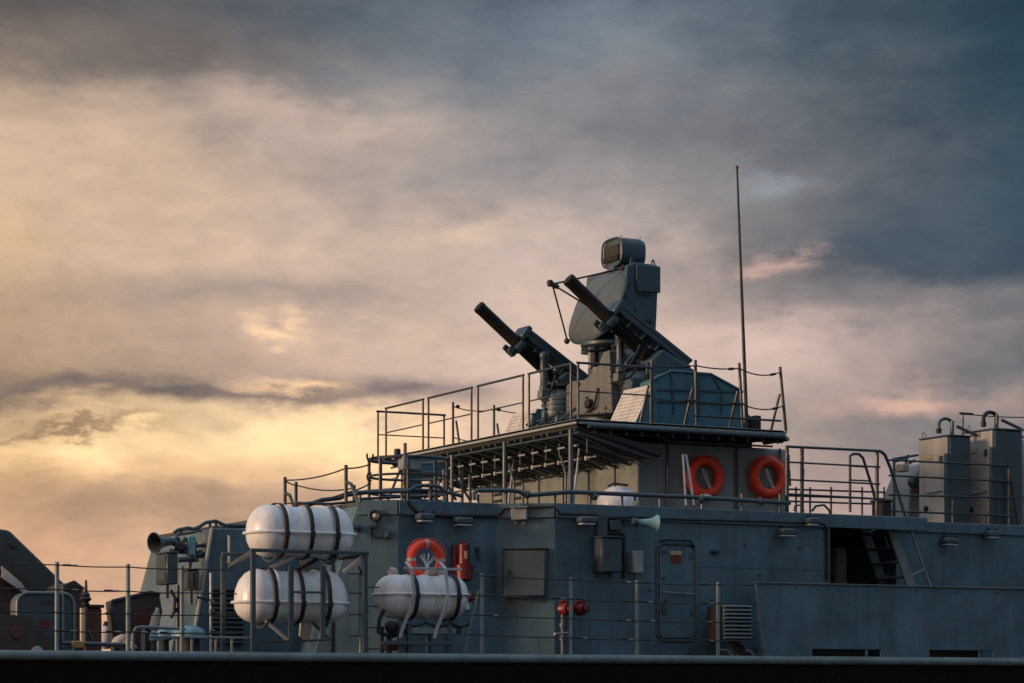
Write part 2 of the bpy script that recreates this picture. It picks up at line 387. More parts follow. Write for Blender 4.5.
a = P(665,607,1.44); MB().box((a.x-.05,1.42,a.z-.10),(a.x+.02,1.455,a.z+.08),.01).build('lock_plate', 'trim', dr)
for py in (556,612):
    a = P(691,py,1.44); MB().box((a.x-.015,1.44,a.z-.06),(a.x+.035,1.49,a.z+.06),.006).build('hinge', 'trim', dr)

# bulwark on the right with freeing ports
bx0 = P(757,584,0).x; bz = 1.10
bw = thing('bulwark', (bx0+5,.1,-.02), 'tall plain blue-grey bulwark plate along the ship side at right', 'bulwark')
xb = P(766,655,0).x; ports = [(P(813,655,0).x, P(882,655,0).x), (P(930,655,0).x, P(994,655,0).x), (P(1060,655,0).x, P(1110,655,0).x)]
MB().prism([V((xb-.02,.02,.13)), V((28,.02,.13)), V((28,.02,bz)), V((bx0,.02,bz))], (0,.03,0)).build('plate', 'grey', bw)
cur = xb
for (pa, pb) in ports+[(28,28)]:
    MB().box((cur,.02,-.01),(pa,.05,.13),0).build('plate', 'grey', bw, flat=True); cur = pb
MB().box((bx0-.01,-.005,bz+.001),(28,.09,bz+.03),.008).build('cap_rail', 'trim', bw)
for px in (797,838,878,918,958,998):
    a = P(px,587,0); MB().lathe([(0,.022),(.014,.018)], (a.x,.021,bz-.055), -UY, 8).build('bolt', 'trim', bw)
MB().prism([V((bx0+.02,.051,bz)), V((bx0+.08,.051,bz)), V((xb+.06,.051,0)), V((xb,.051,0))], (0,.05,0)).build('end_stiffener', 'trim', bw)
for (pa, pb) in ports[:2]:
    MB().box((pa,.03,.122),(pb,.045,.1295),.001).build('port_flange', 'black', bw)
    for k in (.78,): MB().box((pa+(pb-pa)*k,.026,0),(pa+(pb-pa)*k+.04,.046,.121),.002).build('port_bar', 'grey', bw)
    MB().box((pa,.3,0),(pb,.34,.3),.004).build('port_baffle', 'black', bw)

# ------------------------------------------------------------------ deckhouse below the gun platform
hx0 = P(637,500,3.9).x; hx1 = P(787,500,3.9).x
dh = thing('gun_deckhouse', ((hx0+hx1)/2,6.8,ZU), 'deckhouse under the gun platform, warm lit on its left face', 'deckhouse')
MB().box((hx0,3.9,ZU-.004),(hx1,9.7,ZP-.2),.03).build('wall', 'pale', dh)
MB().box((hx0-.01,3.885,ZU),(hx1+.01,3.899,ZU+.08),.004).build('base_strip', 'trim', dh)
for k in range(6):
    y = 4.6+k*.9; MB().box((hx0-.035,y,ZU),(hx0-.001,y+.05,ZP-.22),.004).build('stiffener', 'light', dh)
for (a0, a1) in ((8.6,9.05),(7.9,8.2)):
    o_ = MB().box((hx0-.03,a0,ZU+.45),(hx0-.002,a1,ZU+1.1),.01).build('vent_panel', 'light', dh)
    for k in range(5): MB().box((hx0-.045,a0+.04,ZU+.5+k*.12),(hx0-.031,a1-.04,ZU+.55+k*.12),.003).build('slat', 'hole_shade', o_)
for px in (668,737,780): # pipes on the front face
    a = P(px,470,3.86); MB().tube((a.x,3.86,ZU),(a.x,3.86,ZP-.2), .022).build('pipe', 'trim', dh)

# ------------------------------------------------------------------ gun platform
px0 = 2.72; px1 = P(796,432,3.0).x; py0, py1 = 3.0, 10.35
pf = thing('gun_platform', ((px0+px1)/2,6.7,ZP-.2), 'overhanging steel gun platform with triangular brackets under its left side', 'platform')
corner = [V((px0,py0,0)), V((px1-.25,py0,0)), V((px1,py0+.3,0)), V((px1,py1,0)), V((px0,py1,0))]
MB().prism([p+UZ*(ZP-.035) for p in corner], (0,0,.03)).build('deck_plate', 'deck', pf)
mb = MB()
for i in range(5):
    p, q = corner[i], corner[(i+1) % 5]; t = (q-p).normalized(); n = V((t.y,-t.x,0))
    a = p; b = q
    mb.prism([a+UZ*(ZP-.075), b+UZ*(ZP-.075), b+UZ*(ZP+.004), a+UZ*(ZP+.004)], -n*.04)
mb.build('edge_channel', 'light', pf, bevel=.006)
MB().path([V((px0+.2,py0-.015,ZP-.10)), V((px1-.26,py0-.015,ZP-.10)), V((px1+.03,py0+.3,ZP-.1)), V((px1+.03,py0+1.0,ZP-.1))], .038, 10).build('edge_roll', 'trim', pf)
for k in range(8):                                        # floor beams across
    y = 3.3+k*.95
    MB().box((px0+.05,y,ZP-.17),(px1-.05,y+.06,ZP-.037),.004).build('floor_beam', 'hole_shade', pf)
for x in (px0+.32, px0+.62):
    MB().box((x,py0+.06,ZP-.20),(x+.05,py1-.05,ZP-.172),.004).build('stringer', 'brown', pf)
MB().prism([V((px0+.045,py0+.08,ZP-.08)), V((px0+.06,py0+.08,ZP-.13)), V((hx0-.005,py0+.08,ZP-.52)), V((hx0-.005,py0+.08,ZP-.4))], UY*(py1-py0-.2)).build('shade_plate', 'hole_shade', pf)  # added near-black plate; the overhang's shade is put into its colour
for k in range(16):
    y = 3.2+k*.46
    br = MB().bar((px0+.06,y,ZP-.15),(hx0-.02,y,ZP-.57), .035, .05).build('bracket', 'grey', pf)
    MB().tube((px0+.30,y,ZP-.28),(px0+.30,y,ZP-.52), .014, 6).build('hanger', 'trim', br)
    MB().bar((px0+.45,y-.02,ZP-.56),(px0+.45,y+.27,ZP-.56), .03, .025).build('foot_bar', 'light', br)
    MB().box((px0+.42,y+.26,ZP-.60),(px0+.48,y+.31,ZP-.53),.006).build('end_plate', 'tape', br)
    MB().bar((px0+.20,y+.1,ZP-.38),(px0+.20,y+.34,ZP-.38), .02, .03).build('net_bar', 'light', br)
for k in range(7):                                        # cross ties between brackets
    y = 3.3+k*.98
    MB().tube((px0+.12,y,ZP-.19),(hx0-.1,y+.42,ZP-.60), .012, 6).build('cross_tie', 'steel', pf)
    MB().tube((hx0-.12,y,ZP-.62),(px0+.15,y+.46,ZP-.24), .012, 6).build('cross_tie', 'trim', pf)
MB().path(sag((px0+.5,py0+.3,ZP-.74),(px0+.5,py1-.4,ZP-.72),.05,16), .014, 6).build('hanging_cable', 'black', pf)
MB().tube((px0+.10,py0+.1,ZP-.20),(px0+.10,py1-.1,ZP-.20), .018, 8).build('conduit', 'trim', pf)
for k in range(13):                                       # small brackets and bolts along the front lip
    x = px0+.35+k*.29
    MB().prism([V((x,py0+.045,ZP-.08)), V((x,py0+.045,ZP-.22)), V((x,py0+.40,ZP-.08))], UX*.02).build('lip_bracket', 'trim', pf)
    MB().lathe([(0,.016),(.012,.012)], (x+.14,py0-.001,ZP-.03), -UY, 6).build('bolt', 'rail', pf)
MB().path([(px0+.3,py0+.10,ZP-.19),(px0+1.6,py0+.10,ZP-.20),(px0+1.75,py0+.10,ZP-.27),(px1-.4,py0+.10,ZP-.26)], .016, 6).build('lip_cable', 'black', pf)
# pillars under the left edge
for px, yb, yt in ((505,500,432),(571,501,427),(431,500,452)):
    a = PX(px,470,px0+.08)
    MB().tube((a.x,a.y,ZU),(a.x,a.y,ZP-.13), .045, 12).build('pillar', 'trim', pf)
    MB().lathe([(0,.09),(.02,.085)], (a.x,a.y,ZU), UZ, 12).build('pillar_foot', 'trim', pf)
    MB().tube((a.x+.1,a.y+.15,ZU),(a.x+.35,a.y+.35,ZP-.4), .022, 8).build('brace', 'steel', pf)
for px in (514,566):
    a = PX(px,470,px0+.3); MB().path([(a.x,a.y,ZU),(a.x,a.y,ZU+.7),(a.x+.03,a.y+.3,ZP-.35),(a.x+.3,a.y+.5,ZP-.3)], .02, 8).build('hose_pipe', 'trim', pf)
# platform railing: solid tube panels on the left side and far end, chains on the front
rl = thing('platform_railing', (px0,6.7,ZP), 'thin tube railing around the gun platform left of the gun', 'railing')
def panel(p, q, h, post=.020, mid=.5, ends=True):
    p, q = V(p), V(q)
    MB().path([p+UZ*.0, p+UZ*h], post, 8).build('post', 'rail', rl); MB().path([q, q+UZ*h], post, 8).build('post', 'rail', rl)
    d = (q-p).normalized()*.03
    MB().tube(p+UZ*h-d, q+UZ*h+d, .020).build('top_rail', 'rail', rl)
    MB().tube(p+UZ*h*mid, q+UZ*h*mid, .012, 6).build('mid_rail', 'rail', rl)
rh = .905
ysl = [PX(x,430,px0+.03).y for x in (386,423,428.5,471.5,478,523,529,571)]
for i in range(0, 8, 2): panel((px0+.03,ysl[i],ZP), (px0+.03,ysl[i+1],ZP), rh)
xfe = P(445,415,ysl[0]+.12).x
panel((px0-.06,ysl[0]+.16,ZP), (xfe,ysl[0]+.16,ZP), .86)
MB().box((px0-.12,ysl[0]-.3,ZP-.08),(px0-.001,ysl[0]+.25,ZP-.005),.01).build('toe_bracket', 'rail', rl)
panel((px0+.06,py0+.06,ZP), (P(651,368,py0+.06).x,py0+.06,ZP), .90)
cr_ = thing('chain_railing', (6,py0,ZP), 'stanchions with sagging chain along the right front of the gun platform', 'railing')
pts = []
for px, top, lean in ((652,360,.0),(696,360,-.02),(741,363,-.06),(783,367,-.10)):
    a = P(px,420,py0+.08); tp = P(px,top,py0+.08)
    MB().tube((a.x-lean*.6,py0+.08,ZP),(a.x+lean*.6,py0+.08,tp.z), .026, 8).build('stanchion', 'rail', cr_)
    MB().path([(a.x-.10,py0+.3,ZP),(a.x-.06,py0+.12,ZP+.55),(a.x-.05,py0+.1,ZP+.62)], .022, 8).build('stay', 'rail', cr_)
    pts.append((V((a.x+lean*.5,py0+.08,tp.z-.09)), V((a.x,py0+.08,ZP+.42))))
for i in range(3):
    for k in range(2):
        s_ = sag(pts[i][k], pts[i+1][k], .03+.05*(i == 2))
        MB().path(s_, .011, 6).build('chain', 'wire', cr_)
        MB().tube(s_[6], s_[7], .022, 6).build('turnbuckle', 'black', cr_)
MB().path([(4.9,py0-.0,ZP+.16),(px1-.3,py0-.0,ZP+.16)], .018, 6).build('foot_rail', 'rail', cr_)
a = P(755,418,py0+.5); MB().box((a.x-.06,py0+.4,ZP),(a.x+.06,py0+.6,ZP+.28),.01).build('cleat_post', 'black', cr_)
# far side stanchions and wire beyond the platform
fs_ = thing('far_wire_railing', (4,py1,ZP), 'far stanchions with thin wire behind the platform railing', 'railing')
Yf = py1+.0
fp = []
for px, t, b in ((453,402,446),(494,405,440)):
    a = P(px,b,Yf-.15); q = P(px,t,Yf-.15)
    MB().tube((a.x,Yf-.15,ZP-.1),(a.x,Yf-.15,q.z), .025, 8).build('stanchion', 'rail', fs_)
    MB().tube((a.x+.12,Yf-.3,ZP-.1),(a.x+.05,Yf-.18,q.z-.35), .022, 8).build('stay', 'rail', fs_); fp.append((V((a.x,Yf-.15,q.z-.08)),V((a.x,Yf-.15,ZP+.42))))
fp.append((V((fp[1][0].x+1.6,Yf-.15,fp[1][0].z)), V((fp[1][0].x+1.6,Yf-.15,ZP+.42))))
for i in range(2):
    for k in range(2): MB().path(sag(fp[i][k],fp[i+1][k],.06), .010, 6).build('wire', 'wire', fs_)
for j in range(2):
    q = fp[j][0]; MB().lathe([(-.03,.03),(0,.045),(.03,.03)], q+V((.1,0,0)), UZ, 8).build('shackle', 'black', fs_)
# whip antenna
wa_ = thing('whip_antenna', P(747,418,3.6), 'tall thin whip antenna leaning slightly left above the platform', 'antenna')
b0 = P(747,421,3.6); t0 = P(737,167,3.6); b0.z = ZP
MB().path([b0, b0.lerp(t0,.5), t0], [.034,.026,.017], 8).build('rod', 'black', wa_)
MB().lathe([(0,.09),(.04,.09),(.06,.05),(.3,.045)], b0, UZ, 12).build('base', 'rail', wa_)
MB().lathe([(0,.02),(.02,.026),(.05,.02)], t0-V((0,0,.03)), UZ, 8).build('tip', 'black', wa_)
# ================================================================== the twin gun mount
gm = thing('gun_mount', (5.2,6.8,ZP), 'blue-grey twin-gun close defence turret with radar dish on the platform', 'turret')
GY, GO = 5.1, 3.35                                        # near gun plane, spacing to the far gun
XC = P(600,400,6.8).x + .35
MB().lathe([(0,1.25),(.12,1.25),(.16,1.15),(.30,1.1)], (XC,6.8,ZP+.002), UZ, 40).build('turntable', 'gun', gm)
def gun(oy, near):
    o = V((0,oy,0))
    mz = P(568,279,GY)+o; bz_ = P(645,354,GY)+o; d = (bz_-mz).normalized(); up = V((-d.z,0,d.x)); up = up if up.z > 0 else -up
    Lb = (bz_-mz).length
    g_ = MB().lathe([(0,.085),(.0,.112),(.05,.118),(.10,.112),(1.0,.112),(1.02,.125),(1.08,.125),(1.10,.115),(Lb+.35,.115)], mz, d, 20).build('barrel_jacket', 'barrel', gm)
    for k in range(6):
        a = 2*math.pi*k/6; c_ = mz+(UY*math.cos(a)+up*math.sin(a))*.062
        MB().lathe([(-.004,.021),(-.006,.032),(.05,.03)], c_, d, 10).build('muzzle', 'black', g_)
    # cradle beam above the barrel running back and down
    a = mz+d*.98+up*.20; b = mz+d*2.60+up*.36; dcr = (b-a).normalized(); upc = V((-dcr.z,0,dcr.x)); upc = upc if upc.z > 0 else -upc
    cb = MB().obox((a+b)/2, dcr*(b-a).length/2, UY*.20, upc*.07, .015).build('cradle', 'gun', gm)
    MB().obox(a-d*.02+up*.0, d*.05, UY*.23, up*.13, .015).build('cradle_head', 'gun', cb)
    for sgn in (-1,1):
        MB().bar(a+UY*.2*sgn+up*.06, b+UY*.2*sgn+up*.06, .03, .06, up).build('cradle_rail', 'gun', cb)
    for k in range(4):
        q = a.lerp(b, .2+.2*k); MB().obox(q-up*.12, d*.02, UY*.17, up*.07, .004).build('cradle_rib', 'gun', cb)
    cl_ = mz+d*1.05
    MB().lathe([(-.07,.15),(-.05,.165),(.05,.165),(.07,.15)], cl_, d, 16).build('clamp', 'gun', gm)
    q = cl_-up*.20-d*.05
    MB().obox(q, d*.09, UY*.07, up*.06, .015).build('clamp_block', 'gun', gm)
    MB().tube(q-UY*.12, q+UY*.12, .035, 8).build('clamp_pin', 'black', gm)
    MB().obox(q-d*.12-up*.02, d*.05, UY*.03, up*.05, .01).build('clamp_lug', 'black', gm)
    # breech housing and rear container under the beam
    r0 = mz+d*2.0
    poly = [r0+up*.16, r0+d*.70+up*.30, r0+d*1.25+up*.24, r0+d*1.42-up*.05, r0+d*1.10-up*.40, r0+d*.30-up*.34, r0-d*.05-up*.13]
    MB().prism([p-UY*.30 for p in poly], UY*.60).build('breech_housing', 'gun', gm, bevel=.03)
    for k in range(3):
        q = r0+d*(.35+.38*k)-up*.12; MB().obox(q-UY*.31, d*.12, UY*.015, up*.16, .01).build('access_cover', 'gun', gm)
    MB().tube(r0+d*.1-UY*.34-up*.35, r0+d*.85-UY*.34+up*.05, .035, 8).build('feed_pipe', 'gun', gm)
    MB().lathe([(0,.07),(.03,.09),(.12,.09),(.15,.06)], r0+d*.95+up*.20, up, 12).build('vent_cap', 'gun', gm)
    # ammunition drum below the gun
    sg = 1 if near else -1; dc = P(561,417,GY+GO-.25); dc.y = GY+oy+.25*sg; dc.z = ZP+.24
    dm = MB().lathe([(0,.24),(.05,.32),(.12,.35),(.78,.35),(.86,.32),(.92,.24)], dc, UZ, 28).build('ammunition_drum', 'gun', gm)
    for k in range(7): MB().lathe([(0,.35),(.01,.365),(.03,.365),(.04,.35)], dc+UZ*(.16+.09*k), UZ, 28, cap=False).build('drum_rib', 'gun', dm)
    MB().lathe([(0,.25),(.04,.33),(.08,.31),(.11,.2)], dc+UZ*.92, UZ, 24).build('drum_lid', 'black', dm)
    # slim upright cylinder ahead of the drum
    pc = P(544,385,GY+GO-.3); pc.y = GY+oy+.3*sg
    MB().lathe([(-.1,.05),(-.06,.085),(0,.085),(.02,.072),(.50,.072),(.52,.085),(.58,.085),(.62,.06)], pc-UZ*.02, UZ, 14).build('hydraulic_cylinder', 'trim', gm)
    MB().prism([pc+V((-.10,-.09,-.24)), pc+V((.10,-.09,-.32)), pc+V((.18,-.09,-.10)), pc+V((.05,-.09,-.06)), pc+V((-.09,-.09,-.10))], UY*.18).build('cylinder_bracket', 'cheek', gm, bevel=.012)
    # trunnion arm to the central body
    yc = GY+oy; tq = r0+d*.55-up*.18
    MB().lathe([(0,.18),(.05,.20),(.9,.20),(1.0,.16)], V((tq.x,yc+(.25 if near else -.25),tq.z)), UY*(1 if near else -1), 24).build('trunnion', 'gun', gm)
    MB().path([pc+V((.02,0,-.3)), pc+V((.1,.05,-.55)), pc+V((.5,.1,-.62)), V((XC,6.8,ZP+.4))], .03, 8).build('hose', 'black', gm)
gun(0, True); gun(GO, False)
# front cheek panel between the guns, facing left
XK = P(588,400,6.3).x
ck = [PX(x,y,XK) for x, y in ((566,416),(566,386),(572,381),(583,380),(592,374),(599,364),(603,352),(609,350),(612,413))]
MB().prism(ck, UX*.35).build('cheek_panel', 'cheek', gm, bevel=.02)
q = PX(598,395,XK-.02); MB().path([q+UZ*.12, q+V((-.03,0,-.02)), q+V((-.03,.1,-.2)), q+V((-.02,.35,-.26))], .022, 8).build('cheek_hose', 'black', gm)
q = PX(590,404,XK-.02); MB().lathe([(0,.09),(.06,.085),(.09,.05)], q, -UX, 14).build('cheek_port', 'black', gm)
for x, y in ((571,411),(606,408),(580,384)):
    q = PX(x,y,XK); MB().lathe([(0,.03),(.03,.022)], q, -UX, 8).build('bolt', 'trim', gm)
# central body and neck
nk = P(599,360,6.8); XN = nk.x+.12
MB().lathe([(0,.75),(.5,.70),(.62,.45),(.70,.34)], (XN+.25,6.8,ZP+.28), UZ, 32).build('body', 'gun', gm)
zt = P(599,343,6.8).z
MB().lathe([(0,.30),(zt-ZP-1.0,.30)], (XN,6.8,ZP+1.0), UZ, 24).build('neck', 'gun', gm)
q = V((XN-.30,6.75,zt-.42)); MB().box(q+V((-.02,-.14,-.02)), q+V((.05,-.02,.34)), .01).build('neck_slot', 'black', gm)
MB().box(q+V((-.04,-.02,-.05)), q+V((.05,.07,.36)), .015).build('neck_hinge', 'light', gm)
MB().lathe([(0,.45),(.05,.52),(.10,.52)], (XN+.1,6.8,zt-.10), UZ, 24).build('neck_flange', 'gun', gm)
# radar block with the tall rear housing
k0 = P(626,345,6.1); k1 = P(658,265,6.1)
bl = MB().prism([V((k0.x-.10,6.12,k0.z)), V((k0.x+.02,6.1,k1.z-.06)), V((k0.x+.2,6.1,k1.z+.02)), V((k1.x,6.1,k1.z)), V((k1.x,6.1,k1.z-.5)), V((k1.x-.05,6.1,k0.z))], UY*1.45).build('radar_housing', 'gun', gm, bevel=.025)
a = P(636,291,6.08); MB().box((a.x,6.06,a.z),(k1.x+.03,6.098,k1.z-.03),.01).build('upper_cover', 'gun', bl)
a = P(636,331,6.08); b = P(655,308,6.08); MB().box((a.x,6.075,a.z),(b.x,6.098,b.z),.008).build('side_panel', 'gun', bl)
a = P(649,322,6.07); MB().lathe([(0,.06),(.02,.055),(.03,.03)], (a.x,6.074,a.z), -UY, 14).build('port', 'black', bl)
a = P(637,294,6.07); b = P(652,293,6.07); MB().tube((a.x,6.06,a.z),(b.x,6.06,a.z), .012, 6).build('latch_bar', 'black', bl)
for px in (632,653):
    a = P(px,266,6.2); MB().path(arc((a.x,6.2,k1.z), UX*.03, UZ*.10, 0, 180, 8), .014, 6).build('lifting_eye', 'trim', bl)
for y in (285,302,318,334):
    a = P(630,y,6.1); MB().lathe([(0,.018),(.014,.015)], (a.x,6.1,a.z), -UY, 6).build('bolt', 'trim', bl)
# dish
dc = P(593,305,6.85); tilt = R(21); ax = V((-math.cos(tilt),0,math.sin(tilt))); upd = V((math.sin(tilt),0,math.cos(tilt)))
dc = dc+V((.05,0,0))
prof = [(.10,.02),(.095,.18),(.08,.34),(.05,.50),(.0,.64),(-.03,.67),(-.07,.67),(-.10,.62),(-.22,.3)]
ds = MB().lathe(prof, dc, ax, 56, sx=1.0, ref=upd, exp=2.6)
for v_ in ds.v: v_.y = 6.85+(v_.y-6.85)*1.22
ds = ds.build('radar_dish', 'dish', gm)
MB().path([dc+ax*(-.05)+(upd*(abs(math.cos(t))**(2/2.6)*(1 if math.cos(t) > 0 else -1))*.69+UY*1.22*(abs(math.sin(t))**(2/2.6)*(1 if math.sin(t) > 0 else -1))*.69) for t in [2*math.pi*(i+.5)/48 for i in range(48)]], .028, 8, closed=True).build('dish_rim', 'gun', ds)
MB().obox(dc-ax*.25, ax*.22, UY*.5, upd*.45, .03).build('dish_mount', 'gun', gm)
fd = P(550,283,6.85)
ff = MB().lathe([(0,.03),(.02,.05),(.12,.05),(.18,.035)], fd, -ax, 12).build('dish_feed', 'trim', gm)
MB().lathe([(-.06,.045),(0,.06),(.05,.045)], fd+UZ*.0, UZ, 10).build('feed_head', 'black', ff)
for p in (dc+upd*.62-UY*.62, dc-upd*.62+UY*.62, dc-upd*.35-UY*.66, ):
    MB().tube(fd-ax*.05, p, .016, 8).build('feed_strut', 'barrel', ff)
    MB().lathe([(0,.05),(.06,.05),(.08,.03)], p-ax*.02, ax, 10).build('strut_foot', 'black', ff)
MB().obox(dc+upd*.66-UY*.2, ax*.05, UY*.12, upd*.05, .01).build('dish_lug', 'trim', gm)
# sight head on top
s0 = P(606,252,6.9); s1 = P(641,252,6.5); sz = P(625,253,6.75).z; L_ = .52
xs = P(616,252,6.9).x
sh = MB().lathe([(0,.235),(.02,.255),(.10,.262),(L_-.10,.262),(L_-.03,.24),(L_,.19)], (xs-.10,6.85,sz), UX, 32, sx=1.0, ref=UZ, exp=3.2)
for v_ in sh.v: v_.y = 6.85+(v_.y-6.85)*1.38
sh = sh.build('sight_head', 'gun', gm)
MB().box((xs-.125,6.60,sz-.15),(xs-.103,7.12,sz+.13),.006).build('sight_window', 'glass', sh)
MB().box((xs-.135,6.60,sz-.16),(xs-.126,7.12,sz-.06),.003).build('window_wiper', 'barrel', sh)
rim = [V((xs-.11, 6.85+.36*(abs(math.cos(t))**.6*(1 if math.cos(t) > 0 else -1)), sz+.25*(abs(math.sin(t))**.6*(1 if math.sin(t) > 0 else -1)))) for t in [2*math.pi*(i+.5)/36 for i in range(36)]]
MB().path(rim, .02, 8, closed=True).build('window_frame', 'trim', sh)
MB().lathe([(0,.16),(.12,.14)], (xs+.15,6.8,sz-.36), UZ, 16).build('sight_neck', 'trim', sh)
for sx_, sy_ in ((.02,-.28),(.4,-.28),(.4,.28)):
    MB().lathe([(0,.016),(.02,.014)], (xs-.1+sx_,6.85+sy_,sz+.245), UZ, 8).build('bolt', 'trim', sh)

# hoses, cables, bolt rows and small boxes that dress the mount
def bolts(p, q, n, ax_, r=.014):
    for i in range(n):
        MB().lathe([(0,r),(r*.8,r*.8)], V(p).lerp(V(q), i/(n-1)), ax_, 6).build('bolt', 'trim', gm)
for x0_, y0_, x1_, y1_, n_ in ((568,389,568,413,5),(610,356,610,410,9),(572,414,606,412,6)):
    bolts(PX(x0_,y0_,XK-.002), PX(x1_,y1_,XK-.002), n_, -UX)
bolts(P(628,270,6.099), P(628,340,6.099), 9, -UY); bolts(P(656,300,6.099), P(655,340,6.099), 5, -UY)
bolts(P(638,272,6.058), P(655,272,6.058), 4, -UY); bolts(P(638,289,6.058), P(655,289,6.058), 4, -UY)
for k, (x0_, y0_, x1_, y1_, sg_) in enumerate(((640,345,618,372,.12),(644,350,622,378,.16),(556,372,548,392,.1),(553,370,570,384,.12))):
    Yk = 4.75 if k < 2 else 8.0
    MB().path(sag(P(x0_,y0_,Yk), P(x1_,y1_,Yk), sg_), .022, 8).build('hose', 'black', gm)
for k in range(3): MB().path([P(630+k*5,392,4.7), P(632+k*5,402,4.65), P(628+k*6,412,4.6)], .018, 8).build('cable', 'black', gm)
a = P(637,384,4.72); MB().box(a+V((-.1,0,-.1)), a+V((.12,.2,.12)), .02).build('junction_box', 'gun', gm)
a = P(652,368,4.78); MB().box(a+V((-.1,0,-.12)), a+V((.14,.06,.1)), .02).build('access_hatch', 'gun', gm)
for x_, y_ in ((655,352),(662,360),(670,369)):
    a = P(x_,y_,5.0); MB().lathe([(0,.05),(.06,.045),(.08,.02)], a+UZ*.02, UZ, 10).build('cap', 'black', gm)
MB().path([P(612,345,6.05), P(614,352,5.9), P(610,366,5.8), P(606,380,5.8)], .02, 8).build('hose', 'black', gm)
MB().path([P(628,338,6.08), P(636,341,6.0), P(644,346,5.7)], .024, 8).build('hose', 'black', gm)
for k in range(4): a = P(586+k*6,398,6.3); MB().box((XK-.012,a.y,a.z-.02),(XK-.001,a.y+.06,a.z+.02),.003).build('name_plate', 'tape' if k == 1 else 'light', gm)
MB().tube(P(618,300,6.12), P(612,332,6.12), .02, 8).build('edge_bead', 'gun', gm)
MB().path([P(583,349,6.6), P(590,351,6.5), P(604,350,6.5), P(612,347,6.5)], .03, 8).build('cable_loom', 'black', gm)
# clutter on the platform floor round the mount
pl = thing('deck_tubing', (4.2,5.6,ZP), 'low pipes and valves on the platform floor before the turret', 'pipes')
for (x0_,y0_),(x1_,y1_) in (((527,425),(545,420)),((535,428),(558,412)),((560,420),(575,409)),((545,424),(575,417))):
    MB().tube(PZ(x0_,y0_,ZP+.10), PZ(x1_,y1_,ZP+.22), .03, 8).build('pipe', 'trim', pl)
for x_, y_ in ((533,420),(545,415),(558,419)):
    q = PZ(x_,y_,ZP+.12); MB().lathe([(-.1,.04),(-.07,.06),(.02,.06),(.03,.03),(.08,.03),(.09,.05),(.11,.05)], q, UZ, 12).build('valve', 'gun', pl)

# sloping rear body of the mount beside the casing
rb = MB().prism([P(x,y,5.45) for x, y in ((626,362),(640,346),(656,344),(700,386),(703,413),(626,413))], UY*.9).build('rear_body', 'gun', gm, bevel=.03)
for (x0_,y0_,x1_,y1_) in ((636,372,648,360),(652,384,668,366),(672,398,688,384)):
    a, b = P(x0_,y0_,5.44), P(x1_,y1_,5.44); MB().box((a.x,5.415,a.z),(b.x,5.448,b.z),.012).build('access_plate', 'gun', rb)
for k in range(7):
    q = P(656,344,5.43).lerp(P(700,386,5.43), k/6); MB().lathe([(0,.02),(.02,.016)], q-UZ*.05, -UY, 6).build('bolt', 'trim', rb)
MB().path([P(656,342,5.5), P(680,365,5.5), P(701,386,5.5)], .03, 8).build('edge_tube', 'gun', rb)
for x_, y_ in ((664,348),(671,354),(678,361)):
    q = P(x_,y_,5.8); MB().lathe([(-.06,.07),(.05,.07),(.09,.04)], q, V((.6,0,.8)), 10).build('vent_cap', 'black', rb)

# steps with perforated plates
def steps(px, py, Y, label):
    b = P(px,py,Y); b.z = ZP
    t = thing('perforated_step', (b.x,Y+.4,ZP), label, 'step', 'perforated steps on the gun platform')
    prof = [V((b.x,Y,ZP+.06)), V((b.x+.32,Y,ZP+.70)), V((b.x+.42,Y,ZP+.70)), V((b.x+.42,Y,ZP+.06))]
    MB().prism(prof, UY*.85).build('side_box', 'turq', t, bevel=.01)
    n = V((-.64,0,.32)).normalized(); u = V((.32,0,.64)).normalized(); o = V((b.x,Y-.02,ZP+.05))+n*.012
    l_ = math.hypot(.32,.64)
    MB().obox(o+u*l_/2+UY*.445, u*l_/2, UY*.46, n*.008, .003).build('tread_plate', 'perf', t)
    mb = MB()
    for i in range(9):
        for j in range(10):
            c_ = o+u*(.06+i*.07)+UY*(.07+j*.083)+n*.0085
            mb.lathe([(0,.014),(.001,.014)], c_, n, 6)
    hs_ = mb.build('perforation', 'hole_shade', t); hs_['kind'] = 'stuff'
    MB().box((b.x-.12,Y-.02,ZP+.006),(b.x+.02,Y+.87,ZP+.05),.006).build('kick_plate', 'perf', t)
steps(635,413,3.55,'pale perforated step with rust spots right of the near gun drum')
q = PX(521,431,P(633,413,3.55).x); steps(521,431,q.y,'pale perforated step on the far side, left of the far gun')
# splinter casing on the right of the gun
Yc = 4.35
cs = thing('splinter_casing', (P(700,400,Yc).x,Yc+.6,ZP), 'bright blue eight-sided ribbed casing on the platform behind the stanchions', 'casing')
poly = [P(x,y,Yc) for x, y in ((650,414),(650,381),(671,371),(711,374),(742,391),(745,414))]
poly[0].z = poly[-1].z = ZP+.004
MB().prism(poly, UY*.35).build('shell', 'turq', cs, bevel=.02)
mb_edges = [P(x,y,Yc-.01) for x, y in ((650,381),(671,371),(711,374),(742,391))]
MB().path(mb_edges, .022, 8).build('rim', 'turq', cs)
for pa, pb in (((671,372),(674,414)),((712,375),(722,392)),((722,392),(722,414)),((699,373),(699,414))):
    a, b = P(*pa,Yc-.008), P(*pb,Yc-.008); MB().bar(a, b, .03, .03, -UY).build('rib', 'gun', cs)
for y0, y1, xa, xb_ in ((389,392,651,743),(401,404,651,744)):
    a, b = P(xa,y0,Yc-.012), P(xb_,y1,Yc-.012); MB().bar(a, b, .03, .035).build('rib', 'gun', cs)
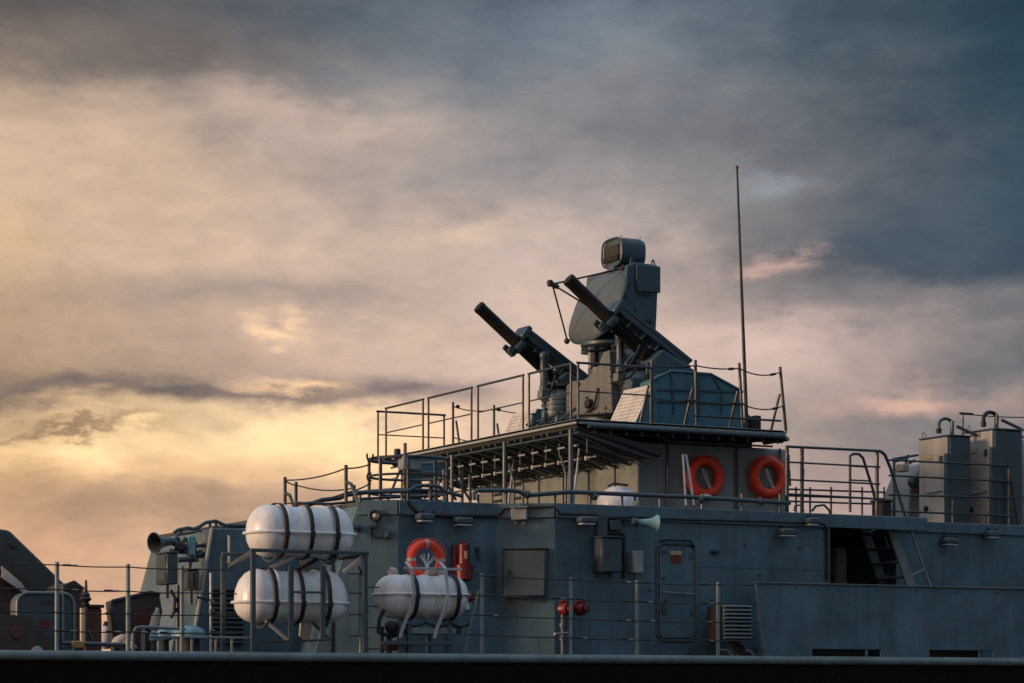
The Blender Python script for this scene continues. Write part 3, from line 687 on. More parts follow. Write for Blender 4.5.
# ================================================================== life rafts
def raft(c, length, rad, ru, rl2, label, group, parts_band=3):
    c = V(c); t = thing('life_raft', c-UZ*rl2, label, 'life raft', group); hl = length/2
    def half(sign, name, mat):
        mb = MB(); n = 14; st = []
        xs_ = [(-1,.0),(-.985,.28),(-.95,.50),(-.89,.70),(-.80,.87),(-.70,.96),(-.62,.98)]
        prof = [(x*hl, r*rad) for x, r in xs_]
        ribs = [-.42,-.38,-.34,-.30,-.02,.02,.06,.10,.36,.40,.44,.48]
        for i, x in enumerate(ribs): prof.append((x*hl, rad*(1.0 if i % 4 in (1,2) else .925)))
        prof += [(-x*hl, r*rad) for x, r in xs_[::-1]]
        vs = []; fs = []
        for x, r in prof:
            for j in range(n+1):
                a = math.pi*j/n
                ca, sa = math.cos(a), math.sin(a); e = 2/2.35
                yy = math.copysign(abs(ca)**e, ca)*r; zz = sign*(abs(sa)**e)*r*(ru if sign > 0 else rl2)/rad
                vs.append(c+V((x, yy, zz+sign*.004)))
        k = n+1
        for i in range(len(prof)-1):
            for j in range(n): fs.append((i*k+j, i*k+j+1, (i+1)*k+j+1, (i+1)*k+j))
        return mb.add(vs, fs).build(name, mat, t, ang=50)
    up_ = half(1, 'upper_shell', 'white'); half(-1, 'lower_shell', 'white')
    # flange around the seam
    fl = []
    for i in range(40):
        a = 2*math.pi*i/40; e = 2/3.2; ca, sa = math.cos(a), math.sin(a)
        fl.append(c+V((math.copysign(abs(ca)**e,ca)*(hl+.012), math.copysign(abs(sa)**e,sa)*(rad+.018), 0)))
    MB().path(fl, .022, 8, closed=True).build('flange', 'white', t)
    for x in ((-.46,.03,.52) if parts_band == 3 else (-.34,.60)):
        pts = []
        for i in range(36):
            a = 2*math.pi*i/36; e = 2/2.35; ca, sa = math.cos(a), math.sin(a)
            pts.append(c+V((x*hl, math.copysign(abs(ca)**e,ca)*(rad*1.0+.024), math.copysign(abs(sa)**e,sa)*((ru if sa > 0 else rl2)+.018))))
        mb = MB(); k = len(pts)                           # flat webbing strap
        vs = []; fs = []
        for p in pts: vs += [p-UX*.030, p+UX*.030]
        for i in range(k):
            j = (i+1) % k; fs.append((2*i,2*i+1,2*j+1,2*j))
        sb = mb.add(vs, fs).build('strap', 'black', t)
        so = sb.modifiers.new('thick', 'SOLIDIFY'); so.thickness = .010; so.offset = 0
        MB().box(c+V((x*hl-.035,-rad-.055,-.07)), c+V((x*hl+.035,-rad-.022,.02)), .008).build('buckle', 'black', sb)
    return t
RY = .68
a = P(248,536,RY); b = P(351,538,RY); rl_ = b.x-a.x
c1 = V(((a.x+b.x)/2, RY, P(300,534,RY).z))
raft(c1, rl_, .375, .40, .34, 'white life raft canister lying on top of the raised rack', 'white life raft canisters')
a = P(236,597,RY); b = P(345,600,RY); c2 = V(((a.x+b.x)/2, RY, P(295,603,RY).z))
raft(c2, b.x-a.x, .37, .47, .29, 'white life raft canister behind the rack posts, under the top canister', 'white life raft canisters')
a = P(377,594,.60); b = P(465,596,.60); c3 = V(((a.x+b.x)/2, .60, P(420,595,.60).z))
raft(c3, b.x-a.x, .35, .29, .35, 'white life raft canister under the orange life ring', 'white life raft canisters', 2)
# raised rack
rk = thing('raft_rack', (c1.x,RY,0), 'welded blue-grey angle iron rack carrying two life rafts', 'rack')
Yr = .16
xl = P(253,600,Yr).x; xr = P(365,600,Yr).x; zt_ = P(253,552,Yr).z
for x, y in ((xl,Yr),(xr,Yr),(xl-.02,1.25),(xr-.02,1.25)):
    MB().box((x-.032,y-.032,-.01),(x+.032,y+.032,zt_),.006).build('post', 'trim', rk)
MB().box((xl-.035,Yr-.03,zt_+.001),(xr+.05,Yr+.03,zt_+.05),.006).build('top_beam', 'trim', rk)
MB().box((xl-.035,1.22,zt_+.001),(xr+.05,1.28,zt_+.05),.006).build('top_beam', 'trim', rk)
MB().bar((xl,Yr+.04,zt_),(xl-.02,1.0,zt_-.16), .05, .06).build('side_beam', 'trim', rk)
MB().bar((xr,Yr+.04,zt_-.01),(xr-.05,1.3,zt_-.01), .05, .05).build('side_beam', 'trim', rk)
MB().bar((xr-.02,Yr+.05,zt_-.03),(xr-.30,Yr+.05,zt_-.24), .04, .05).build('knee_brace', 'cream', rk)  # yellow sunlight on this brace is put into its cream colour
for px in (291,323):
    a = P(px,578,Yr-.01); MB().box((a.x-.036,Yr-.03,P(px,646 if px == 291 else 638,Yr).z),(a.x+.036,Yr+.02,P(px,566,Yr).z),.006).build('upright', 'trim', rk)
a = P(291,592,Yr-.02); b = P(323,592,Yr-.02); MB().bar((a.x,Yr-.035,a.z),(b.x,Yr-.035,a.z), .03, .03).build('cross_bar', 'trim', rk)
for dx in (-.45,.45):                                     # cradles under each raft
    for cc in (c1, c2):
        pts = [cc+V((dx, .42*math.cos(R(t)), (.40 if cc is c1 else .35)*math.sin(R(t)))) for t in range(228, 318, 11)]
        MB().path(pts, .022, 8).build('cradle', 'trim', rk)
a = P(268,625,Yr+.2); b = P(290,645,Yr+.2)
MB().bar(P(266,621,.45), P(290,642,.45), .04, .04).build('knee_brace', 'cream', rk)
MB().bar(P(312,622,.45), P(330,640,.45), .03, .03).build('knee_brace', 'brown', rk)
MB().bar(P(262,642,Yr), P(330,640,Yr), .03, .03).build('low_bar', 'brown', rk)
MB().bar(P(270,568,.6), P(296,556,.6), .05, .05).build('knee_brace', 'cream', rk)
MB().bar(P(283,578,.8), P(330,552,.8), .05, .05).build('knee_brace', 'brown', rk)
MB().prism([P(301,623,1.3), P(313,623,1.3), P(309,641,1.3), P(300,636,1.3)], UY*.05).build('gusset', 'cream', rk)
# wall side cradle for the single raft
ck_ = thing('raft_cradle', (c3.x,.6,0), 'low steel cradle with pale curved straps holding the single raft', 'cradle')
for px in (412,446):
    x = P(px,600,.15).x; z_t = P(px,563,.15).z
    pts = [V((x,.35,z_t+.02)), V((x-.0,.17,z_t-.08)), V((x+.02,.12,c3.z-.02)), V((x-.02,.15,c3.z-.22)), V((x-.12,.22,c3.z-.50)), V((x-.14,.24,c3.z-.62))]
    mb = MB()
    for i in range(5): mb.bar(pts[i], pts[i+1], .045, .018, -UY, 0)
    mb.build('strap_arm', 'tape', ck_)
a = P(405,568,.33); b = P(462,569,.33)
MB().bar((a.x,.35,a.z),(b.x,.35,a.z), .05, .035).build('top_bar', 'tape', ck_)
zb = P(420,634,.3).z
MB().box((P(408,634,.3).x,.25,zb),(P(455,634,.3).x,.33,zb+.09),.008).build('base_beam', 'gunwale', ck_)
MB().box((P(380,645,.3).x,.2,zb-.16),(P(450,645,.3).x,.28,zb-.11),.008).build('base_beam', 'trim', ck_)
MB().box((P(408,634,.3).x,.9,zb),(P(455,634,.3).x,.98,zb+.09),.008).build('base_beam', 'trim', ck_)
for px in (400,408,448):
    x = P(px,640,.3).x; MB().box((x-.03,.24,-.01),(x+.03,.32,zb+.12),.006).build('leg', 'trim', ck_)
    MB().box((x-.03,.9,-.01),(x+.03,.97,zb+.12),.006).build('leg', 'trim', ck_)
for px in (384,):                                         # release gear cluster at the left end
    q = P(384,625,.4)
    MB().path([q+V((.0,0,.22)), q+V((-.07,0,.08)), q+V((-.09,0,-.10)), q+V((.1,0,-.16)), q+V((.28,0,-.12))], .03, 8).build('release_hose', 'black', ck_)
    MB().lathe([(-.09,.05),(-.07,.08),(.07,.08),(.09,.05)], q+V((.12,0,-.02)), UY, 12).build('release_unit', 'black', ck_)
    MB().box(q+V((.0,-.06,-.36)), q+V((.3,.06,-.22)), .02).build('release_box', 'brown', ck_)
for px in (393,430,441):
    q = P(px,572,.62); MB().lathe([(-.06,.05),(-.03,.07),(.03,.065),(.07,.04)], q, UX+UY*.3, 10).build('line_bundle', 'rope', ck_)
for px in (422,430): 
    q = P(px,632,.28); MB().box(q+V((-.02,-.02,-.03)), q+V((.02,.02,.05)), .004).build('shackle', 'cream', ck_)
# ------------------------------------------------------------------ life rings
def ring(c, label, ro=.275, ri=.084, bands=True):
    t = thing('life_ring', V(c)-UZ*(ro+ri), label, 'life ring', 'orange life rings')
    pts = [V(c)+V((ro*math.cos(a), 0, ro*math.sin(a))) for a in [2*math.pi*i/48 for i in range(48)]]
    MB().path(pts, ri, 14, closed=True).build('float', 'orange', t)
    for k in range(4 if bands else 0):
        a0 = math.pi/2*k; pp = [V(c)+V((ro*math.cos(a0+s_), 0, ro*math.sin(a0+s_))) for s_ in (-.09,-.05,0,.05,.09)]
        MB().path(pp, ri+.004, 14).build('reflective_band', 'tape', t)
    for k in range(4):
        a0 = math.pi/2*k; rr = ro+ri
        pp = [V(c)+V(((rr+.035*math.sin(math.pi*i/8))*math.cos(a0+math.pi/2*i/8), -.02, (rr+.035*math.sin(math.pi*i/8))*math.sin(a0+math.pi/2*i/8))) for i in range(9)]
        MB().path(pp, .007, 6).build('grab_line', 'orange', t)
    return t
q = P(426,560,.95)
r1 = ring(q, 'orange life ring standing behind the single life raft', .235, .066)
tw = thing('heaving_line', q+V((0,-.02,-.3)), 'frayed white heaving line inside the life ring above the raft', 'rope')
for k in range(7):
    a = R(50+80*k/6+random.uniform(-8,8)); MB().path([q+V((0,-.03,-.16)), q+V((.06*math.cos(a),-.03,-.05)), q+V((.2*math.cos(a),-.03,-.16+.26*math.sin(a)))], .006, 5).build('strand', 'white', tw)
MB().tube(q+V((0,-.03,-.28)), q+V((.0,-.03,-.06)), .028, 8).build('core', 'white', tw)
for px, lb in ((705,'left one of two orange life rings on the deckhouse front'),(768,'right one of two orange life rings on the deckhouse front')):
    q = P(px,477,3.79); ring((q.x,3.79,q.z), lb, bands=False)
    hk = thing('ring_line', (q.x,3.77,q.z-.2), 'pale rope and hook hanging in the %s deckhouse life ring' % ('left' if px < 740 else 'right'), 'rope')
    MB().path([q+V((-.04,-.0,.14)), q+V((-.02,-.02,.0)), q+V((.06,-.03,-.16)), q+V((.10,-.03,-.24))], .02, 6).build('line', 'tape', hk)
    MB().path([q+V((.0,-.0,.1)), q+V((.04,-.03,-.05)), q+V((.10,-.04,-.20))], .014, 6).build('line', 'rope', hk)

# ================================================================== guard rails on the main deck edge
def wire_rail(name, label, posts, wires, Y=.10, stay=(), lo=0, ends=(0,0), zb_=-.01):
    t = thing(name, (P(posts[0][0],650,Y).x,Y,0), label, 'railing')
    tops = []
    for px, top in posts:
        a = P(px,640,Y); tp = P(px,top,Y)
        MB().path([(a.x,Y,zb_),(a.x,Y,tp.z-.02),(a.x,Y,tp.z)], [.031,.029,.024], 10).build('stanchion', 'gunwale', t)
        if px in stay: MB().tube((a.x-.22,Y+.12,0),(a.x-.03,Y+.04,tp.z-.25), .02, 8).build('stay', 'gunwale', t)
        tops.append((a.x, tp.z))
    for h in wires:
        for i in range(len(tops)-1):
            (xa, za), (xb2, zb2) = tops[i], tops[i+1]
            p, q = V((xa,Y-.03,za-h)), V((xb2,Y-.03,zb2-h))
            s_ = sag(p, q, .012)
            MB().path(s_, .0085, 6).build('wire', 'wire', t)
            d = (q-p).normalized()
            for pp in (p+d*random.uniform(.04,.10), q-d*random.uniform(.26,.34)):
                if random.random() < .25: continue
                MB().tube(pp, pp+d*.11, .014, 6).build('turnbuckle', 'black', t)
                if random.random() < .6: MB().tube(pp+d*.12, pp+d*.20, .011, 6).build('turnbuckle', 'steel', t)
        for k, e in enumerate(ends):
            if e:
                xx, zz = tops[0] if k == 0 else tops[-1]
                MB().path([V((xx,Y-.03,zz-h)), V((P(e,600,Y).x,Y-.03,zz-h))], .0085, 6).build('wire', 'wire', t)
    return t
wire_rail('guard_rail', 'wire guard rail with two tall stanchions at far left deck edge', ((57,562),(128,564),(182,566)), (.04,.36,.66,.90), ends=(-60,236))
wire_rail('guard_rail', 'wire guard rail before the cabinet and red hydrant', ((482,573),(571,577),(637,580),(718,582)), (.04,.32,.60,.88), ends=(462,757), stay=(482,))
wire_rail('guard_rail', 'short wire guard rail between rack and single raft', ((361,572),(366,585)), (.03,.3,.6,.9), Y=.5, ends=(348,378))
t = thing('deck_pipe_rail', P(150,650,.5), 'low bent pipe rail on deck near the bollards', 'railing')
y_ = .45
MB().path([P(133,652,y_), P(133,634,y_), P(136,628,y_), P(141,627,y_), P(185,629,y_)], .022, 8).build('rail', 'gunwale', t)
MB().tube(P(143,652,y_), P(143,628,y_), .03, 8).build('post', 'gunwale', t)
MB().tube(P(150,637,y_), P(250,638,y_), .016, 8).build('rail', 'gunwale', t)
for px in (160,192,216,232): MB().tube(P(px,652,y_), P(px,637,y_), .022, 8).build('post', 'gunwale', t)
t = thing('deck_pipe', P(70,645,1.0), 'low horizontal deck pipe near the far left stanchions', 'pipe')
MB().tube(P(62,643,1.0), P(128,645,1.0), .03, 8).build('pipe', 'trim', t)
for px in (70,98,122): MB().tube(P(px,652,1.0), P(px,643,1.0), .022, 8).build('foot', 'trim', t)
MB().box(P(72,648,.9), P(84,641,.95), .01).build('clamp', 'brass', t)

# ================================================================== equipment on the long wall
def cabinet(name, label, cat, c, tx, n, w, h, d, mat='trim', door=True, gutter=True, hz=True):
    c = V(c); t = thing(name, c-UZ*h/2, label, cat)     # c: centre of the back face on the wall
    MB().obox(c+n*d/2, tx*w/2, n*d/2, UZ*h/2, .014).build('case', mat, t)
    if door:
        dd = MB().obox(c+n*(d+.010), tx*(w/2-.02), n*.010, UZ*(h/2-.02), .006).build('door', mat, t)
        MB().obox(c+n*(d+.03)-tx*(w/2-.10)+UZ*.0, tx*.012, n*.012, UZ*.06, .004).build('handle', 'black', dd)
        for s_ in (-1,1): MB().obox(c+n*(d+.022)+tx*(w/2-.03)+UZ*s_*h*.33, tx*.012, n*.012, UZ*.04, .003).build('hinge', mat, dd)
    if gutter: MB().obox(c+n*(d/2+.02)+UZ*(h/2+.012), tx*(w/2+.015), n*(d/2+.03), UZ*.008, .002).build('rain_hood', mat, t)
    for sx_ in (-1,1):
        MB().obox(c+n*.015+tx*sx_*(w/2-.06)-UZ*(h/2+.035), tx*.02, n*.012, UZ*.035, .003).build('mounting_lug', mat, t)
    return t
pc = PN(524,573,D_,nCD); a = PN(503,597,D_+nCD*.2,nCD); b = PN(546,549,D_+nCD*.2,nCD)
w_ = (b-a).dot(tCD); h_ = b.z-a.z; cc = (a+b)/2-nCD*.2
cabinet('electrical_cabinet', 'large square grey cabinet on the angled wall panel', 'cabinet', cc, tCD, nCD, w_, h_, .22)
def wallcab(name, label, cat, x0, y0, x1, y1, d, Y=1.5, **k):
    a = P(x0,y1,Y-d); b = P(x1,y0,Y-d)
    return cabinet(name, label, cat, ((a.x+b.x)/2, Y, (a.z+b.z)/2), UX, -UY, b.x-a.x, b.z-a.z, d, **k)
wallcab('junction_cabinet', 'medium grey cabinet on the wall below the teal horn', 'cabinet', 601,538,622,572, .26)
wallcab('intercom_box', 'small white rounded box beside the watertight door', 'box', 633,551,644,573, .16, mat='light', door=False, gutter=False)
a = PN(511,520,D_+nCD*.12,nCD); b = PN(527,508,D_+nCD*.12,nCD)
cabinet('bulkhead_light', 'small pale box lamp above the large square cabinet', 'lamp', (a+b)/2-nCD*.12, tCD, nCD, (b-a).dot(tCD), b.z-a.z, .14, mat='light', door=False)
def dlamp(px, py, Y, label, w=.26):
    a = P(px,py,Y-.12); t = thing('deck_lamp', (a.x,Y,a.z-.06), label, 'lamp', 'small deck lamps under the coaming')
    MB().box((a.x-w/2,Y-.24,a.z-.05),(a.x+w/2,Y-.06,a.z+.05),.025).build('housing', 'trim', t)
    MB().box((a.x-w/2+.03,Y-.22,a.z-.075),(a.x+w/2-.03,Y-.08,a.z-.051),.01).build('lens', 'tape', t)
    MB().box((a.x-.03,Y-.08,a.z+.0),(a.x+.03,Y,a.z+.10),.006).build('bracket', 'black', t)
    MB().path([(a.x+w/2-.02,Y-.1,a.z+.04),(a.x+w/2+.06,Y-.05,a.z+.10),(a.x+w/2+.1,Y-.03,ZU-.22)], .012, 6).build('cable', 'black', t)
dlamp(424,517,C_.y,'deck lamp under the coaming above the life ring')
dlamp(462,521,C_.y,'deck lamp under the coaming left of the square cabinet',.30)
dlamp(586,520,1.5,'deck lamp under the coaming above the medium cabinet',.30)
dlamp(786,532,1.5,'deck lamp under the coaming near the recess',.30)
dlamp(811,521,1.5,'deck lamp under the coaming next to the wall end',.22)
dlamp(948,541,2.3,'left deck lamp on the dark wall right of the stair',.30)
dlamp(991,534,2.3,'right deck lamp on the dark wall below the lockers',.26)
# cable runs
def cable(pts, r, label, mat='black'):
    t = MB().path(pts, r, 8).build('cable_run', mat); tag(t, label, 'cable'); return t
yb_ = C_.y-.05
cable([P(408,500,yb_), P(410,505,yb_), P(418,513,yb_), P(427,515,yb_), P(460,516,yb_), P(496,516,yb_)], .03, 'black cable run below the coaming above the life ring')
cable([PN(x,y,D_+nCD*.07,nCD) for x, y in ((498,516),(502,512),(504,508.5),(520,507.5),(553,506.5))], .018, 'black cable run along the top of the angled wall panel')
cable([P(x,y,1.46) for x, y in ((556,509),(560,514),(600,515),(604,518),(640,517),(660,519),(745,521),(824,524),(827,530),(827,580))], .022, 'long black cable run below the coaming above the door')
cable([P(x,y,1.46) for x, y in ((604,517),(604,530),(607,533),(621,533),(624,536),(624,578))], .026, 'black cable dropping from the coaming beside the medium cabinet')
t = thing('cable_box', P(607,527,1.4), 'small dark junction box above the medium cabinet', 'box')
MB().box(P(598,536,1.42), P(606,514,1.48), .01).build('case', 'trim', t); MB().box(P(610,530,1.42), P(620,521,1.48), .01).build('cover', 'trim', t)
# horns
def horn(tip, d, L2, r, label, mat, bracket_to):
    d = V(d).normalized(); tip = V(tip); t = thing('signal_horn', tip, label, 'horn', 'deck horns')
    prof = [(0,r),(-.012,r*1.04),(-.03,r*.93),(-L2*.25,r*.66),(-L2*.5,r*.50),(-L2*.8,r*.40),(-L2,r*.36)]
    MB().lathe(prof, tip, d, 28, cap=False).build('bell', mat, t)
    MB().lathe([(-.02,r*.90),(-L2*.25,r*.60),(-L2*.6,r*.3),(-L2*.7,.004)], tip, d, 24, cap=False).build('throat', 'hole_shade', t)
    MB().lathe([(-L2*1.0,r*.36),(-L2*1.02,r*.50),(-L2*1.25,r*.52),(-L2*1.3,r*.3)], tip, d, 20).build('driver', 'trim', t)
    MB().path([tip-d*L2*1.15, tip-d*L2*1.2-UZ*.05, V(bracket_to)], .018, 8).build('bracket', 'black', t)
tp = P(658,523,1.18); horn(tp, (1,-.25,-.02), .32, .125, 'pale teal horn pointing right on the wall above the door', 'horn', (tp.x-.45,1.5,tp.z+.02))
tp = P(154,543,3.6); horn(tp, (-.9,-.35,-.12), .36, .155, 'blue horn pointing left off the small deckhouse', 'hornd', (tp.x+.7,3.7,tp.z-.1))
tp = P(346,527,2.2); horn(tp, (-1,-.2,0), .2, .10, 'small teal horn behind the top raft end', 'hornd', (tp.x+.3,2.5,tp.z-.05))
# signal lamp and switch gear on the chamfer
sl = thing('signal_lamp', PN(377,518,B_,nCD), 'round dark signal lamp on the left angled wall panel', 'lamp')
q = PN(376,516,B_,nCD)
MB().lathe([(0,.08),(.10,.09),(.12,.09),(.13,.075),(.10,.03)], q, nCD, 24).build('bezel', 'black', sl)
MB().lathe([(.09,.04),(.115,.03),(.125,.0)], q, nCD, 20).build('lens', 'lampglass', sl)
sw = thing('switch_box', PN(378,540,B_,nCD), 'small switch boxes with conduit below the signal lamp', 'box')
for x, y, ww, hh in ((379,534,.07,.06),(387,535,.05,.05),(375,525,.05,.05)):
    q = PN(x,y,B_,nCD); MB().obox(q+nCD*.05, tCD*ww, nCD*.05, UZ*hh, .012).build('case', 'trim', sw)
q = [PN(x,y,B_+nCD*.03,nCD) for x, y in ((372,518),(372,545),(362,545))]
MB().path(q, .02, 8).build('conduit', 'black', sw)
# red fire gear
t = thing('fire_extinguisher', P(463,580,1.9), 'red fire foam bottle on the wall right of the life ring', 'extinguisher')
q = P(464,578,1.85)
MB().lathe([(0,.06),(.03,.13),(.24,.14),(.26,.10)], q-UZ*.05, UZ, 16).build('base', 'red', t)
MB().lathe([(.2,.085),(.5,.085),(.53,.06),(.55,.02)], q, UZ, 16).build('bottle', 'red', t)
MB().box(q+V((-.03,-.092,.28)), q+V((.015,-.08,.40)), .003).build('label_plate', 'yellow', t)
MB().box(q+V((-.14,.05,-.0)), q+V((-.09,.14,.5)), .006).build('holder', 'red', t)
t = thing('fire_valve', P(470,600,.9), 'small red hose valve right of the single raft', 'valve')
q = P(469,597,.95); MB().lathe([(-.07,.06),(-.05,.07),(.06,.065),(.08,.04)], q, UZ, 12).build('body', 'red', t)
MB().lathe([(-.18,.03),(-.07,.04)], q, UZ, 10).build('spout', 'horn', t); MB().tube(q+V((0,0,-.02)), q+V((.16,0,-.02)), .02, 8).build('nozzle', 'red', t)
hy = thing('fire_hydrant', P(572,650,1.3), 'pair of dark red hydrant valves on pipes before the wall', 'hydrant')
for px in (565,581):
    q = P(px,609,1.28)
    MB().lathe([(-.08,.075),(-.06,.10),(.04,.10),(.07,.08)], q, V((.35,-1,0)), 18).build('valve_body', 'red', hy)
    MB().lathe([(.07,.04),(.10,.06),(.12,.06),(.13,.03)], q, V((.35,-1,0)), 14).build('outlet_cap', 'red', hy)
    MB().box(q+V((-.08,-.03,.10)), q+V((.08,.04,.13)), .01).build('hand_wheel', 'red', hy)
q = P(573,609,1.30); MB().box(q+V((-.12,0,-.05)), q+V((.12,.05,.05)), .02).build('manifold', 'red', hy)
q = P(565,609,1.28)
MB().tube((q.x-.02,1.3,-.01), (q.x-.02,1.3,q.z), .04, 10).build('pipe', 'trim', hy)
q2 = P(574,609,1.28); MB().tube((q2.x,1.34,-.01), (q2.x,1.34,q2.z-.05), .03, 10).build('pipe', 'black', hy)
for z in (.45,.25): MB().lathe([(0,.065),(.05,.065)], (q.x-.02,1.3,z), UZ, 12).build('pipe_flange', 'trim', hy)
MB().tube((q.x-.22,1.2,.34),(q.x+.05,1.3,.36), .018, 8).build('drain_tap', 'steel', hy)
# louvre vent beside the bulwark
a = P(724,640,.9); b = P(752,605,.9)
lv = thing('louvre_vent', ((a.x+b.x)/2,1.1,0), 'grey louvred ventilator box beside the bulwark end', 'ventilator')
MB().box((a.x,.92,a.z),(b.x,1.35,b.z),.012).build('box', 'trim', lv)
for k in range(9):
    z = a.z+(b.z-a.z)*(k+.5)/9; MB().obox(((a.x+b.x)/2,.91,z), ((b.x-a.x)/2-.01,0,0), (0,.022,-.012), (0,.006,.012), .002).build('louvre', 'gunwale', lv)
MB().box((a.x-.06,.95,a.z),(a.x-.01,1.3,b.z-.02),.008).build('side_flange', 'brown', lv)
MB().bar(P(732,641,1.1), P(748,657,1.1), .14, .10).build('duct', 'brown', lv)
MB().path([P(718,650,1.0),P(727,650,1.0),P(733,657,1.0)], .02, 8).build('drain_pipe', 'steel', lv)
MB().path([P(746,650,1.0),P(752,653,1.0),P(756,658,1.0)], .02, 8).build('drain_pipe', 'steel', lv)
# small wall fittings
t = thing('wall_hook', P(717,552,1.45), 'small dark hook on the wall right of the door', 'hook')
q = P(716,552,1.46); MB().box(q+V((-.08,-.02,-.015)), q+V((.06,.03,.02)), .006).build('arm', 'black', t); MB().box(q+V((-.03,-.0,-.04)), q+V((.03,.038,.04)), .006).build('plate', 'trim', t)
t = thing('wall_hook', P(478,555,1.9), 'small dark hook on the wall left of the square cabinet', 'hook')
q = P(478,556,C_.y-.04); MB().path([q+UZ*.12, q-UZ*.04, q+V((.03,-.04,-.06))], .014, 6).build('arm', 'black', t); MB().box(q+V((-.03,.0,.08)), q+V((.03,.038,.14)), .006).build('plate', 'trim', t)
# lashings and release gear around the rafts
t = thing('cradle_chain', c3+V((0,-.2,-.5)), 'dark chain and shackles slung under the single raft', 'chain')
for x0_, x1_ in ((-.45,-.1),(-.1,.3),(.3,.62)):
    MB().path(sag(c3+V((x0_,-.34,-.40)), c3+V((x1_,-.34,-.40)), .05), .018, 6).build('chain', 'black', t)
for x_ in (-.3,.1,.42): MB().box(c3+V((x_-.05,-.34,-.56)), c3+V((x_+.05,-.26,-.44)), .012).build('shackle_block', 'black', t)
# extra wall detail: seams, rub strips and drain stubs on the long wall
for z_ in (1.42,):
    MB().box((D_.x+.02,1.492,z_-.006),(E_.x-.1,1.51,z_+.006),.002).build('weld_seam', 'grey', hs)
for px in (590,700,770):
    p = P(px,600,1.5); MB().box((p.x-.006,1.492,.02),(p.x+.006,1.51,ZU-.21),.002).build('weld_seam', 'grey', hs)
for px, py in ((745,545),(800,548),(760,575),(712,600),(650,590)):
    p = P(px,py,1.49); MB().lathe([(0,.022),(.02,.02),(.03,.01)], (p.x,1.5,p.z), -UY, 8).build('stud', 'trim', hs)
for px in (690,756,806):
    p = P(px,640,1.48); MB().tube((p.x,1.46,.0),(p.x,1.46,.18), .022, 8).build('drain_stub', 'trim', hs)
# ================================================================== upper deck, left part
lr = thing('upper_wire_rail', (A_.x,4,ZU), 'stanchions and sagging wires along the left edge of the upper deck', 'railing')
pp = []
for px, top in ((346,465),(285,477)):
    a = PX(px,505,A_.x+.1); tp = PX(px,top,A_.x+.1)
    MB().tube((a.x,a.y,ZU),(a.x,a.y,tp.z), .03, 8).build('stanchion', 'rail', lr)
    MB().path([(a.x+.05,a.y-.35,ZU),(a.x+.02,a.y-.15,tp.z-.30),(a.x,a.y-.03,tp.z-.26)], .028, 8).build('stay', 'rail', lr)
    pp.append((V((a.x,a.y,tp.z-.05)), V((a.x,a.y,tp.z-.42))))
s2 = []
for px, top in ((354,485),(296,482)):
    a = PX(px,505,A_.x+.6); tp = PX(px,top,A_.x+.6)
    MB().tube((a.x,a.y,ZU),(a.x,a.y,tp.z), .03, 8).build('stanchion', 'rail', lr); s2.append((V((a.x,a.y,tp.z-.05)),))
for k in range(2):
    MB().path(sag(pp[1][k], pp[0][k], .05), .012, 6).build('wire', 'wire', lr)
    q = P(371,464 if k == 0 else 483, 2.9); MB().path(sag(pp[0][k], q, .02), .012, 6).build('wire', 'wire', lr)
MB().path(sag(pp[1][0], s2[1][0], .02), .012, 6).build('wire', 'wire', lr)
MB().path(sag(s2[1][0], s2[0][0], .06), .012, 6).build('wire', 'wire', lr)
MB().path([P(x,y,3.4) for x, y in ((300,508),(322,500),(340,498),(346,495),(368,492),(395,490),(430,491))], .035, 8).build('fire_pipe', 'rail', lr)
MB().path([P(x,y,3.0) for x, y in ((296,503),(330,504),(352,502),(360,499),(400,497),(440,496))], .022, 8).build('conduit', 'rail', lr)
# circular look-out rail
cc = P(408,498,3.3); cc.z = ZU; rr = .60
ho = thing('lookout_rail', cc, 'round hooped look-out rail at the upper deck corner', 'railing')
for py, r_ in ((460,.026),(477,.02),(493,.022)):
    z = P(408,py,3.3).z
    MB().path([cc+V((rr*math.cos(a), rr*math.sin(a), z-ZU)) for a in [2*math.pi*i/40 for i in range(40)]], r_, 8, closed=True).build('hoop', 'rail', ho)
ztop = P(408,460,3.3).z
for k in range(8):
    a = R(20+45*k); q = cc+V((rr*math.cos(a), rr*math.sin(a), 0)); MB().tube(q, V((q.x,q.y,ztop)), .026, 8).build('post', 'rail', ho)
q = P(370,461,3.2); MB().path(arc(q+UZ*.08, UX*.05, UZ*.09, -200, 20, 10), .016, 6).build('rope_hook', 'black', ho)
q = P(370,477,3.2); MB().path(arc(q, UX*.05, UZ*.06, 60, 300, 10), .014, 6).build('rope_hook', 'black', ho)
q = P(396,450,3.3); MB().box((q.x-.04,3.2,ztop),(q.x+.04,3.3,ztop+.16),.015).build('lamp_post', 'black', ho)
q = P(400,462,3.2); MB().box((q.x-.16,2.75,q.z-.16),(q.x+.16,2.95,q.z+.06),.02).build('instrument_box', 'light', ho)
# inner ladder, posts and pipe cluster under the platform's far end
cl2 = thing('pipe_cluster', P(430,500,4.2), 'cluster of upright pipes and a blue locker beneath the platform end', 'pipes')
for px, t_, y in ((405,443,3.1),(418,468,4.4),(444,470,4.0),(452,455,4.6),(462,470,4.9),(470,475,5.2)):
    a = P(px,500,y); tp = P(px,t_,y); MB().tube((a.x,y,ZU),(a.x,y,tp.z), .03, 8).build('pipe', 'trim', cl2)
for k in range(5):
    a = P(421,472+7*k,4.4); MB().tube((a.x,4.4,a.z),(a.x+.42,4.4,a.z), .018, 6).build('rung', 'trim', cl2)
a = P(420,475,4.8); b = P(445,456,4.8); MB().box((a.x,4.8,a.z),(b.x,5.3,b.z),.02).build('locker', 'turq', cl2)
a = P(410,470,4.3); MB().box((a.x-.03,4.3,ZU),(a.x+.22,4.6,ZU+.75),.02).build('upright_case', 'trim', cl2)
